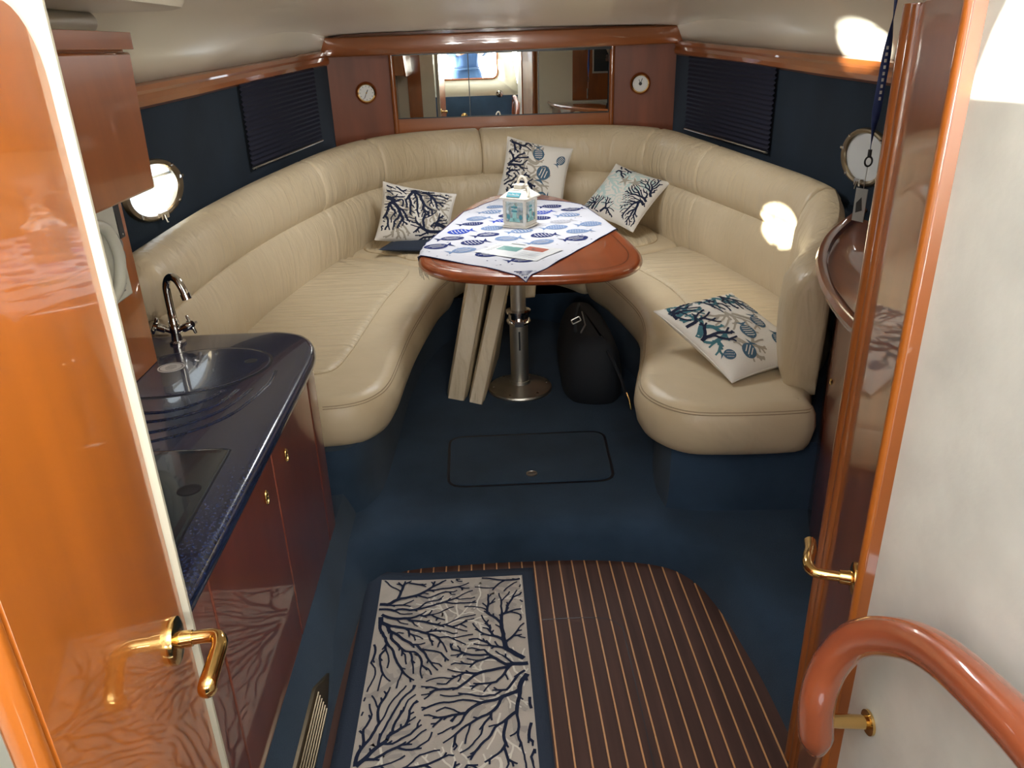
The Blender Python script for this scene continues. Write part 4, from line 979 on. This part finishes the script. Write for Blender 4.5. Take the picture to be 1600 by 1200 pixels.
b.add([(-.9268, y, z) for y, z in P], [list(range(len(P)))]); obj('dark_window', b, 'dark_plastic', cu, smooth=False)
b = B(); vs = []; Q = catmull([Vector((-.924, 1.84, 1.245)), Vector((-.912, 1.90, 1.22)), Vector((-.908, 1.925, 1.15)), Vector((-.912, 1.90, 1.08)), Vector((-.924, 1.86, 1.05))], 8); b.tube(Q, .014, 10); obj('handle_rim', b, 'white_plastic', cu)
sw = thing('switch_strip', (-.94, 2.045, 1.15), 'narrow black switch strip on the wood beside the cream control unit', 'switch'); b = B(); b.box((-.945, 2.018, 1.17), (-.937, 2.050, 1.275)); obj('plate', b, 'dark_plastic', sw, bev=.002)
for z in (1.18, 1.265): b = B(); b.lathe([(0, 0), (.003, 0), (.003, .0015), (0, .002)], Tm((-.937, 2.034, z), (1, 0, 0)), 8); obj('screw', b, 'chrome', sw)

# upper cabinet
uc = thing('upper_cabinet', (-.98, 1.3, 1.33), 'glossy cherry overhead cabinet hanging above the galley at upper left', 'cabinet')
def slope_box(x_b, x_t, ya, yb, z0, z1, th): return B().add([(x_b - th, ya, z0), (x_b, ya, z0), (x_b, yb, z0), (x_b - th, yb, z0), (x_t - th, ya, z1), (x_t, ya, z1), (x_t, yb + .07, z1), (x_t - th, yb + .07, z1)], [(3, 2, 1, 0), (4, 5, 6, 7), (0, 1, 5, 4), (1, 2, 6, 5), (2, 3, 7, 6), (3, 0, 4, 7)])
obj('body', slope_box(-.77, -.79, .8, 1.86, 1.335, 1.64, .31), 'cherry', uc, bev=.006)
obj('door', slope_box(-.755, -.775, 1.50, 1.855, 1.32, 1.612, .014), 'cherry', uc, bev=.006)['label'] = 'wide glossy door'
obj('door', slope_box(-.755, -.775, .9, 1.496, 1.32, 1.612, .014), 'cherry', uc, bev=.006)
b = B(); P = rounded([(-1.09, .8), (-.766, .8), (-.766, 1.945), (-1.09, 1.945)], .03, 6); b.prism([(p.x, p.y) for p in P], 1.617, 1.652); obj('cornice', b, 'cherry_y', uc, bev=.008, seg=3)
# ceiling unit above it
cf = thing('ceiling_console', (-1.0, 1.9, 1.67), 'glossy cream overhead console with grey rolled lip above the upper cabinet', 'console')
obj('console_body', slab([tuple(p) for p in rounded([(-1.03, .93), (-.74, .93), (-.70, 2.22), (-1.03, 2.22)], .12, 6)], [(-.03, 1.705), (-.008, 1.71), (0, 1.722), (0, 1.78)], step=.03, smooth=False), 'headliner', cf)
b = B(); b.tube([(-.955, 1.2, 1.683), (-.955, 2.15, 1.683), (-.962, 2.185, 1.683)], [.024, .024, .015], 16); obj('grey_lip', b, 'steel', cf)

# ------------------------------------------------------------------ left cabin door (open) and its handle
def door(name, label, N0, F0, z0, z1, th, side, matn, strip_n, strip_f, lip):
    o = thing(name, (N0[0], N0[1], z0), kind='structure'); n_ = Vector((*N0, 0)); f_ = Vector((*F0, 0)); d = (f_ - n_).normalized(); out = Vector((d.y, -d.x, 0)) * side   # away from the camera side
    L_ = (f_ - n_).length
    P = [(0, z0), (L_, z0)]; R_ = .08
    for k in range(9): a = pi / 2 * k / 8; P.append((L_ - R_ + R_ * cos(a), z1 - R_ + R_ * sin(a)))
    P.append((0, z1)); n2 = len(P)
    vs = [n_ + d * u + Vector((0, 0, z)) for u, z in P] + [n_ + d * u + out * th + Vector((0, 0, z)) for u, z in P]
    b = B().add(vs, [list(range(n2)), list(range(n2, 2 * n2))] + [(i, (i + 1) % n2, n2 + (i + 1) % n2, n2 + i) for i in range(n2)])
    obj('door_leaf', b, matn, o, bev=.004)
    return o, d, out
d1, dd, do = door('door_1', '', (-.394, .505), (-.4505, .893), .03, 1.655, .03, -1, 'cherry_lit', 0, 0, 0)
# cream edge seal running the full height behind the leaf
b = B(); e = Vector((-.4505, .893, 0)); a0 = e - do * .0 + dd * .002; 
vs = []
for z in (.0, 1.9):
    wd = .003 + .009 * (z / 1.9)
    vs += [a0 + Vector((0, 0, z)) - do * .0, a0 + dd * .004 + Vector((0, 0, z)) - do * wd, a0 + dd * .014 + Vector((0, 0, z)) - do * wd * .9, a0 + dd * .014 + do * .03 + Vector((0, 0, z)), a0 + do * .03 + Vector((0, 0, z))]
b.add(vs, [(0, 1, 2, 3, 4), (5, 6, 7, 8, 9)] + [(i, (i + 1) % 5, 5 + (i + 1) % 5, 5 + i) for i in range(5)]); obj('edge_seal', b, 'gasket', d1)
def lever(parent, base, nrm, along, dn, Lh, name='door_handle', r=.0085, so=0, R=.027):
    b = B(); A = Tm(base, nrm); b.lathe([(0, 0), (R, 0), (R, .003), (R - .001, .007), (R - .006, .009), (.012, .010), (.011, .026), (0, .027)], A, 32); h = obj(name, b, 'brass', parent)
    n_ = Vector(nrm).normalized(); a = Vector(along).normalized(); u = Vector((0, 0, dn)); p = Vector(base)
    pts = [p + n_ * .02, p + n_ * (.042 + so), p + n_ * (.055 + so) + a * .006, p + n_ * (.060 + so) + a * .022, p + n_ * (.057 + so) + a * .05 + u * .4, p + n_ * (.052 + so) + a * .08 + u * 1.1, p + n_ * (.050 + so) + a * Lh + u * 2.0]
    b = B(); q_ = catmull(pts, 6); m_ = len(q_); b.tube(q_, [r * (.95 + .35 * (i / m_)) for i in range(m_)], 14); b.lathe([(0, -.010), (.007, -.007), (.0105, 0), (.007, .008), (0, .010)], Tm(pts[-1], a), 14); obj('lever', b, 'brass', h); return h
hp = Vector((-.4505, .893, .880)) - dd * .066
lever(d1, hp, -do, -dd, -.010, .078, so=.004, R=.033, r=.0095)
# hinge-side post and cream panel at the far left
b = B(); nb = Vector((-.394, .505, 0)); b.tube([nb + Vector((-.012, -.012, 0)), nb + Vector((-.012, -.012, 1.9))], .014, 12); obj('hinge_post', b, 'cherry_lit', d1)

# right cabin door
d2, dd2, do2 = door('door_2', '', (.558, .93), (.685, 1.299), .03, 1.642, .035, 1, 'cherry', 0, 0, 0)
Nn = Vector((.558, .93, 0)); Fn = Vector((.685, 1.299, 0))
for p0, r_, mm in ((Fn - dd2 * .012, .017, 'cherry'), (Nn + dd2 * .010, .009, 'cherry_lit')):
    b = B(); b.tube([p0 + Vector((0, 0, .03)), p0 + Vector((0, 0, 1.642))], r_, 14); obj('edge_moulding', b, mm, d2)
p0 = Fn - dd2 * .045; b = B(); b.tube([p0 - do2 * -.0 + Vector((0, 0, .03)), p0 + Vector((0, 0, 1.64))], .010, 12); obj('edge_moulding', b, 'cherry', d2)
hp = Nn + dd2 * .045 + Vector((0, 0, .805)); lever(d2, hp, -do2, dd2, -.010, .115, so=.012)
# door frame header above the right door
b = B(); b.add([(.55, .92, 1.648), (.69, 1.31, 1.648), (.74, 1.29, 1.648), (.60, .90, 1.648), (.55, .92, 1.95), (.69, 1.31, 1.95), (.74, 1.29, 1.95), (.60, .90, 1.95)], [(3, 2, 1, 0), (4, 5, 6, 7), (0, 1, 5, 4), (1, 2, 6, 5), (2, 3, 7, 6), (3, 0, 4, 7)]); tag(obj('trim_6', b, 'cherry'), kind='structure')

# companionway side walls
b = B(); b.box((.572, -.45, 0), (.62, .925, 2.3)); o = obj('wall_right', b, 'wallvinyl'); tag(o, kind='structure')
b = B(); b.box((.62, .90, 0), (.70, 1.0, 1.95)); 
WLn = -.47
b = B(); b.box((-.50, -.45, 0), (-.46, .475, 1.40)); b.box((-.50, -.45, 1.40), (-.46, -.2, 2.3)); b.box((-.50, -.2, 2.0), (-.46, .475, 2.3)); o = obj('wall_left', b, 'wallvinyl'); tag(o, kind='structure')

# handrail
pts = [(.482, .842, .585), (.475, .850, .674), (.485, .851, .748), (.500, .822, .822), (.511, .757, .884), (.512, .681, .930), (.502, .576, .968), (.490, .462, .995), (.487, .33, .99), (.487, .2, .95), (.487, .08, .85), (.487, .0, .70)]
hr = thing('handrail', (.49, .4, .58), 'curved varnished cherry handrail on brass standoff at the lower right', 'handrail')
b = B(); q_ = catmull([Vector(p) for p in pts], 8); m_ = len(q_); b.tube(q_, [.0262 * min(1, .55 + i * .15) for i in range(m_ - 3)] + [.024, .020, .013], 20); obj('rail', b, 'rail_wood', hr)
for (a, c) in (((.485, .845, .645), (.572, .862, .615)), ((.487, .12, .90), (.572, .12, .90))):
    b = B(); b.tube([a, c], .011, 16); b.lathe([(0, 0), (.02, 0), (.02, .004), (0, .005)], Tm(Vector(c) - Vector((.001, 0, 0)), (-1, 0, 0)), 20); obj('standoff', b, 'brass', hr)

# ------------------------------------------------------------------ right hand round cabinet and shelf top
rc_ = thing('corner_cabinet', (1.2, 1.8, .12), 'curved reddish cherry cabinet with small brass catch beside the right end of the settee', 'cabinet')
RB = [(1.47, 2.80), (1.30, 2.62), (1.16, 2.38), (1.085, 2.22), (1.045, 2.12), (.985, 1.93), (.93, 1.72), (.90, 1.5), (.89, 1.29), (1.3, 1.285), (1.50, 1.29), (1.50, 2.0)]
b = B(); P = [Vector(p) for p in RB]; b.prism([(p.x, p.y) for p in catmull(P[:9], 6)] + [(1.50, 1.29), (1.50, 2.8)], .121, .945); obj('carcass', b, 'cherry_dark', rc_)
b = B(); A = Tm((1.035, 2.062, .655), (-.9, -.25, 0), (0, 1, 0)); b.lathe([(0, 0), (.010, 0), (.010, .003), (.004, .004), (.004, .012), (.008, .016), (0, .018)], A @ Matrix.Diagonal((.8, 1.4, 1, 1)), 16); obj('catch', b, 'brass', rc_)
rt = thing('shelf_top', (1.2, 2.0, .945), 'rounded glossy cherry shelf top with raised rim behind the right door', 'shelf')
RO = [(1.50, 2.97), (1.44, 2.90), (1.19, 2.565), (1.035, 2.285), (.935, 2.02), (.885, 1.82), (.86, 1.66), (.845, 1.45), (.84, 1.29)]
Q = catmull([Vector(p) for p in RO], 8); b = B(); obj('board', slab([tuple(p) for p in Q] + [(1.50, 1.29)], [(-.01, .946), (-.002, .950), (0, .958), (0, .966), (-.008, .970)], step=.02, smooth=False), 'cherry_y', rt)
pr = [(-.012, .958), (.004, .962), (.010, .975), (.004, .987), (-.008, .990), (-.022, .984), (-.028, .970)]; vs = []; n = len(Q)
for i, p in enumerate(Q):
    d = (Q[min(i + 1, n - 1)] - Q[max(0, i - 1)]).normalized(); nn = Vector((d.y, -d.x)); nn = nn if nn.x < 0 or nn.y > 0 and nn.x < .3 else -nn
    nn = Vector((d.y, -d.x))
    for o_, z in pr: vs.append((p.x + nn.x * o_, p.y + nn.y * o_, z))
k = len(pr); b = B().add(vs, [(j * k + i, j * k + (i + 1) % k, (j + 1) * k + (i + 1) % k, (j + 1) * k + i) for j in range(n - 1) for i in range(k)] + [list(range(k)), [(n - 1) * k + i for i in range(k)]]); obj('rim', b, 'cherry', rt)

# lanyard with key tag
ly = thing('key_lanyard', (1.172, 2.34, 1.05), 'navy lanyard with white lettering and key tag hanging over the shelf top', 'lanyard')
b = B(); n = 26; vs = []; fs = []
for i in range(n + 1):
    t = i / n; z = 1.86 - .58 * t; a = 1.2 * sin(t * 7) + .5; wd = .012 * (1 - .75 * max(0, (t - .82) / .18)) * (.5 + .5 * min(1, t * 1.6)); c = Vector((1.176 + .004 * sin(t * 5), 2.34, z)); d = Vector((cos(a), sin(a), 0))
    vs += [c - d * wd, c + d * wd]
fs = [(2 * i, 2 * i + 1, 2 * i + 3, 2 * i + 2) for i in range(n)]; obj('strap', B().add(vs, fs), 'lanyard', ly, sol=.0018)
b = B()
for k in range(9):
    z = 1.56 - k * .017; b.box((1.170, 2.331, z), (1.176, 2.333, z + .009))
obj('lettering', b, 'white_print', ly, smooth=False)
b = B(); b.tube([(1.172, 2.34, 1.285), (1.172, 2.34, 1.265)], .006, 8); b.tube([(1.172 + .011 * cos(a * pi / 8), 2.34, 1.25 + .014 * sin(a * pi / 8)) for a in range(17)], .003, 6); obj('clip', b, 'dark_plastic', ly)
b = B(); b.tube([(1.172, 2.34, 1.236), (1.17, 2.34, 1.17)], .0012, 5); obj('cord', b, 'steel', ly)
b = B(); A = Tm((1.166, 2.34, 1.125), (.93, .38, 0), (0, 0, 1)); b.box((-.055, -.022, -.0015), (.045, .022, .0015), T=A); obj('key_tag', b, 'tag_grey', ly, bev=.001)
b = B(); b.add([A @ Vector(p) for p in ((-.03, -.012, -.0019), (.0, -.014, -.0019), (.02, .004, -.0019), (-.02, .012, -.0019))], [(0, 1, 2, 3)]); b.add([A @ Vector(p) for p in ((-.03, -.012, .0019), (.0, -.014, .0019), (.02, .004, .0019), (-.02, .012, .0019))], [(0, 1, 2, 3)]); obj('tag_print', b, 'dark_plastic', ly, smooth=False)

# ------------------------------------------------------------------ portholes
def porthole(label, tab, hole, sg, pane, nm='window_1'):
    y, z, r = hole; x = lerp_tab(tab, y); dx = (lerp_tab(tab, y + .2) - lerp_tab(tab, y - .2)) / .4
    o = thing(nm, (x, y, z - .12), kind='structure'); A = Tm((x - sg * .010, y, z), (-sg, dx * sg, 0), (0, 0, 1)) @ Matrix.Diagonal((1, 2.15 if sg < 0 else 1.6, 1, 1))
    b = B(); b.lathe([(.098, -.02), (.088, .004), (.090, .010), (.098, .014), (.104, .012), (.108, .002), (.108, -.004), (.1, -.004)], A, 48); obj('frame_ring', b, 'bronze', o)
    b = B(); b.lathe([(0, -.004), (.094, -.004), (.094, .0), (0, .0)], A, 48); obj('pane', b, pane, o, smooth=False)
    for a in (.8, 2.4, 4.0, 5.5): b = B(); b.lathe([(0, .014), (.006, .014), (.006, .018), (0, .019)], A @ Matrix.Translation((.099 * cos(a), .099 * sin(a), -.002)) @ Matrix.Diagonal((1, .62, 1, 1)), 10); obj('screw', b, 'chrome', o)
    b = B(); b.box((-.08, -.016, .008), (-.105, .012, .022), T=A); b.tube([A @ Vector((-.09, 0, .022)), A @ Vector((-.118, .0, .028))], .005, 8); obj('latch', b, 'chrome', o)
    b = B(); 
    for s2 in (-1, 1): b.tube([A @ Vector((.02, s2 * .092, .014)), A @ Vector((.02, s2 * .102, .014))], .007, 8)
    obj('hinge', b, 'chrome', o)
    b = B(); b.tube([A @ Vector((.034, -.11, -.03)), A @ Vector((.034, .11, -.03))], .0065, 10); b.tube([A @ Vector((.034, -.03, -.03)), A @ Vector((-.005, -.03, -.03))], .006, 8); obj('guard_bar', b, 'steel', o)
porthole('', LX, PL, -1, 'pane', 'window_1'); porthole('', RXt, PR, 1, 'pane_fog', 'window_2')

# pleated blinds
def blind(label, tab, ya, yb, z0, sg):
    o = thing('pleated_blind', (lerp_tab(tab, (ya + yb) / 2) - sg * .03, (ya + yb) / 2, z0), label, 'blind')
    n = 17; vs = []; b = B(); ny = 8
    for i in range(2 * n + 1):
        off = .022 + (.009 if i % 2 else 0)
        for j in range(ny + 1):
            y = ya + (yb - ya) * j / ny; z1 = lerp_tab(TB, y) - .004; z = z0 + (z1 - z0) * i / (2 * n); jag = .005 * (1 if i % 2 else -1) if j == 0 else 0
            vs.append((lerp_tab(tab, y) - sg * off, y + jag, z))
    b.add(vs, [(i * (ny + 1) + j, i * (ny + 1) + j + 1, (i + 1) * (ny + 1) + j + 1, (i + 1) * (ny + 1) + j) for i in range(2 * n) for j in range(ny)]); oo = obj('pleats', b, 'blind', o, smooth=False, sol=.001)
    b = B(); b.tube([(lerp_tab(tab, ya) - sg * .03, ya, z0 - .006), (lerp_tab(tab, (ya + yb) / 2) - sg * .03, (ya + yb) / 2, z0 - .006), (lerp_tab(tab, yb) - sg * .03, yb, z0 - .006)], .005, 8); obj('bottom_rail', b, 'steel', o)
    b = B(); b.lathe([(0, -.006), (.008, 0), (0, .006)], Matrix.Translation((lerp_tab(tab, ya) - sg * .036, ya + .01, z0 - .008)), 10); obj('rail_clip', b, 'chrome', o)
M['blind'] = mat('blind', (.018, .019, .035), .85, spec=.2)
blind('dark navy pleated blind on the left side window', LX, 3.86, 5.05, 1.10, -1)
blind('dark navy pleated blind on the right side window', RXt, 3.84, 5.10, 1.09, 1)

# ------------------------------------------------------------------ clock and barometer
def dial_thing(name, label, cat, c, nrm, kind):
    o = thing(name, (c[0], c[1], c[2] - .06), label, cat); A = Tm(c, nrm, (1, 0, 0))
    # local x right, local y should be up
    b = B(); b.lathe([(0, 0), (.066, 0), (.068, .008), (.062, .016), (.058, .03), (.060, .036), (.056, .042), (.050, .040), (.049, .030), (0, .030)], A, 48); obj('case', b, 'brass', o)
    b = B(); b.lathe([(0, .031), (.049, .031)], A, 40); obj('dial_face', b, 'dial', o, smooth=False)
    b = B(); up = 1 if (A.to_3x3() @ Vector((0, 1, 0))).z > 0 else -1
    for k in range(12 if kind == 'clock' else 24):
        a = 2 * pi * k / (12 if kind == 'clock' else 24); r0 = .038 if kind == 'clock' else .041; b.box((r0, -.0016 if kind == 'clock' else -.0008, .0312), (.045, .0016 if kind == 'clock' else .0008, .0318), T=A @ Matrix.Rotation(a, 4, 'Z'))
    obj('hour_marks' if kind == 'clock' else 'scale_marks', b, 'print_dark', o, smooth=False)
    for a, l, w2 in (((radians(245) * up, .036, .002), (radians(62) * up, .022, .0028)) if kind == 'clock' else ((radians(70) * up, .035, .0022), (radians(110) * up, .028, .0018))):
        b = B(); b.box((-.006, -w2, .0325), (l, w2, .0335), T=A @ Matrix.Rotation(a, 4, 'Z')); obj('hand', b, 'print_dark', o, smooth=False)
    b = B(); b.lathe([(0, .0335), (.005 if kind == 'clock' else .011, .0335), (.004, .036), (0, .037)], A, 16); obj('centre_cap', b, 'brass' if kind == 'clock' else 'print_dark', o)
dial_thing('wall_clock', 'brass ship clock with white dial on the wood left of the mirror', 'clock', (-.722, 5.428, 1.345), (.16, -1, 0), 'clock')
dial_thing('barometer', 'brass barometer with silver dial on the wood right of the mirror', 'barometer', (1.09, 5.43, 1.347), (-.16, -1, 0), 'baro')

# ------------------------------------------------------------------ ceiling hatch ring
ch = thing('deck_hatch', (.16, 3.55, 1.83), 'round cream deck hatch frame in the ceiling over the table', 'hatch')
b = B(); b.lathe([(.30, 1.86), (.30, 1.845), (.31, 1.838), (.335, 1.838), (.345, 1.846), (.345, 1.862)], Matrix.Translation((.16, 3.55, 0)), 48); obj('ring', b, 'headliner', ch)

# ------------------------------------------------------------------ the aft side, seen in the mirror
# bulkhead with window opening
b = B(); Yb = -.42
P = rounded([(-.50, 1.20), (.30, 1.20), (.30, 2.25), (-.50, 2.25)], .09, 6); n = len(P)
outer = []
cxx, czz = -.1, 1.55
for p in P:
    dx_, dz_ = p.x - cxx, p.y - czz; t = min((.572 - cxx) / dx_ if dx_ > 0 else 99, (-.50 - .3 - cxx) / dx_ if dx_ < 0 else 99, (2.3 - czz) / dz_ if dz_ > 0 else 99, (.98 - czz) / dz_ if dz_ < 0 else 99); outer.append((cxx + dx_ * t, czz + dz_ * t))
b.add([(p.x, Yb, p.y) for p in P] + [(x, Yb, z) for x, z in outer], [(i, (i + 1) % n, n + (i + 1) % n, n + i) for i in range(n)])
b.box((.45, Yb - .01, .98), (.572, Yb + .0, 1.1)); b.box((-.80, Yb - .01, .98), (-.7, Yb, 1.1))
wb = thing('wall_back', (0, Yb, 0), kind='structure'); obj('upper_panel', b, 'cream', wb, sol=.02)
b = B(); b.box((-.80, Yb - .02, .0), (.572, Yb + .01, .98)); obj('carpet_panel', b, 'carpet', wb)
b = B(); b.tube([(p.x, Yb + .012, p.y) for p in P] + [(P[0].x, Yb + .012, P[0].y)], .012, 8); obj('opening_rim', b, 'cherry_lit', wb)
b = B(); b.lathe([(0, 0), (.045, 0), (.045, .006), (.02, .01), (.022, .035), (0, .04)], Tm((-.18, Yb + .01, .72), (0, 1, 0)), 24); obj('round_latch', b, 'brass', wb)
b = B(); b.lathe([(0, 0), (.05, 0), (.045, .008), (.02, .012), (0, .012)], Tm((.32, Yb + .01, 1.0), (0, 1, 0)), 24); obj('recessed_catch', b, 'chrome', wb)
sp_ = thing('companionway_step', (.2, -.3, .60), 'varnished wooden companionway step below the opening behind the photographer, seen in the mirror', 'step'); b = B(); b.box((-.02, -.405, .60), (.44, -.16, .64)); obj('tread', b, 'cherry_h', sp_, bev=.01); b = B(); b.box((.0, -.405, .05), (.42, -.38, .60)); obj('riser', b, 'carpet', sp_)
# galley aft bulkhead left / right
b = B(); b.box((-1.27, .86, 0), (-.50, .90, 1.9)); tag(obj('wall_back', b, 'cream'), kind='structure')
b = B(); b.box((-.82, .90, .0), (-.66, .915, 1.9)); tag(obj('trim_7', b, 'cherry_lit'), kind='structure')
b = B(); b.box((.69, 1.245, 0), (1.56, 1.285, 1.95)); tag(obj('wall_back', b, 'cream'), kind='structure')
b = B(); b.box((1.13, 1.286, .99), (1.55, 1.30, 1.85)); wp = thing('wood_panel', (1.34, 1.29, .99), 'dark cherry panel beside the screen, seen in the right mirror pane', 'panel'); obj('board', b, 'cherry', wp)
tv = thing('wall_screen', (1.47, 1.31, 1.3), 'dark flat screen in pale frame above the shelf, seen in the mirror', 'screen'); b = B(); b.box((1.36, 1.301, 1.28), (1.54, 1.325, 1.62)); obj('screen_frame', b, 'steel', tv); b = B(); b.box((1.375, 1.325, 1.30), (1.54, 1.328, 1.61)); obj('display', b, 'screen', tv)
# cockpit floor and coaming beyond the opening
b = B(); b.box((-1.6, -2.2, .36), (1.6, -.46, .40)); tag(obj('floor', b, 'cockpit'), kind='structure')
b = B(); b.box((-1.6, -2.3, .4), (1.6, -2.2, 1.5)); tag(obj('wall_back', b, 'cockpit'), kind='structure')

# person behind the opening, taking the photograph
def skin(name, J, E_, parent, m_, sub=2):
    me = bpy.data.meshes.new(name); org = Vector(parent['_w']); me.from_pydata([tuple(Vector(j[0]) - org) for j in J], E_, []); o = bpy.data.objects.new(name, me); C.objects.link(o); o.parent = parent
    me.materials.append(M[m_]); md = o.modifiers.new('skin', 'SKIN'); md.use_smooth_shade = True
    for v, j in zip(me.skin_vertices[0].data, J): v.radius = (j[1], j[1] if len(j) < 3 else j[2])
    me.skin_vertices[0].data[0].use_root = True; o.modifiers.new('sub', 'SUBSURF').levels = sub; o.modifiers['sub'].render_levels = sub; return o
pe = thing('person', (-.12, -.85, .4), 'person in a blue shirt and jeans standing behind the opening, reflected in the mirror', 'person')
hx, hy = -.12, -.85
J = [((hx, hy, 1.30), .13), ((hx - .09, hy, 1.22), .10), ((hx - .10, hy + .02, .85), .07), ((hx - .10, hy - .01, .50), .05), ((hx - .10, hy + .1, .43), .035),
     ((hx + .09, hy, 1.22), .10), ((hx + .10, hy + .02, .85), .07), ((hx + .10, hy - .01, .50), .05), ((hx + .10, hy + .1, .43), .035),
     ((hx, hy, 1.5), .13), ((hx, hy + .03, 1.75), .14), ((hx, hy + .06, 1.88), .07), ((hx, hy + .08, 1.95), .052), ((hx, hy + .10, 2.03), .085), ((hx, hy + .10, 2.13), .08),
     ((hx - .18, hy + .05, 1.80), .055), ((hx - .24, hy + .12, 1.52), .042), ((hx - .06, hy + .42, 1.53), .032), ((hx - .02, hy + .50, 1.56), .034),
     ((hx + .18, hy + .05, 1.80), .055), ((hx + .26, hy + .12, 1.52), .042), ((hx + .20, hy + .42, 1.53), .032), ((hx + .17, hy + .50, 1.56), .034)]
E1 = [(0, 1), (1, 2), (2, 3), (3, 4), (0, 5), (5, 6), (6, 7), (7, 8), (0, 9), (9, 10), (10, 11), (11, 12), (12, 13), (13, 14), (10, 15), (15, 16), (16, 17), (17, 18), (10, 19), (19, 20), (20, 21), (21, 22)]
for k0, (bx, sx) in enumerate(((-.02, 1), (.17, -1))):
    root = 18 if k0 == 0 else 22
    for f_ in range(5):
        p0 = Vector((hx + bx, hy + .50, 1.56)); q1 = p0 + Vector((sx * .015, .035 + (f_ == 4) * -.02, .03 - f_ * .016)); q2 = q1 + Vector((sx * .025, .015, .004))
        J += [(tuple(q1), .009), (tuple(q2), .008)]; E1 += [(root, len(J) - 2), (len(J) - 2, len(J) - 1)]
skin('body', J, E1, pe, 'skin')
JJ = [((hx, hy, 1.30), .19), ((hx - .12, hy, 1.20), .14), ((hx - .10, hy + .02, .85), .085), ((hx - .10, hy - .01, .50), .068), ((hx + .12, hy, 1.20), .14), ((hx + .10, hy + .02, .85), .085), ((hx + .10, hy - .01, .50), .068), ((hx, hy, 1.40), .145)]
skin('jeans', JJ, [(0, 1), (1, 2), (2, 3), (0, 4), (4, 5), (5, 6), (0, 7)], pe, 'denim')
JS = [((hx, hy, 1.5), .19), ((hx, hy, 1.34), .20), ((hx, hy + .03, 1.75), .16), ((hx, hy + .06, 1.87), .08), ((hx - .18, hy + .05, 1.79), .07), ((hx - .24, hy + .12, 1.52), .056), ((hx - .10, hy + .36, 1.53), .045), ((hx + .18, hy + .05, 1.79), .07), ((hx + .26, hy + .12, 1.52), .056), ((hx + .22, hy + .36, 1.53), .045)]
skin('shirt', JS, [(0, 1), (0, 2), (2, 3), (2, 4), (4, 5), (5, 6), (2, 7), (7, 8), (8, 9)], pe, 'denim')
skin('hair', [((hx, hy + .07, 2.12), .088), ((hx, hy + .03, 2.05), .075), ((hx, hy + .11, 2.17), .06)], [(0, 1), (0, 2)], pe, 'hair')

# scrub helper props
for o in bpy.data.objects:
    if '_w' in o: del o['_w']
    if any(k in o.name for k in ('_print', 'lettering', 'tassel', 'printed_pictures', 'painted_lighthouse', '_marks')): o['kind'] = 'stuff'
print('objects', len(bpy.data.objects))
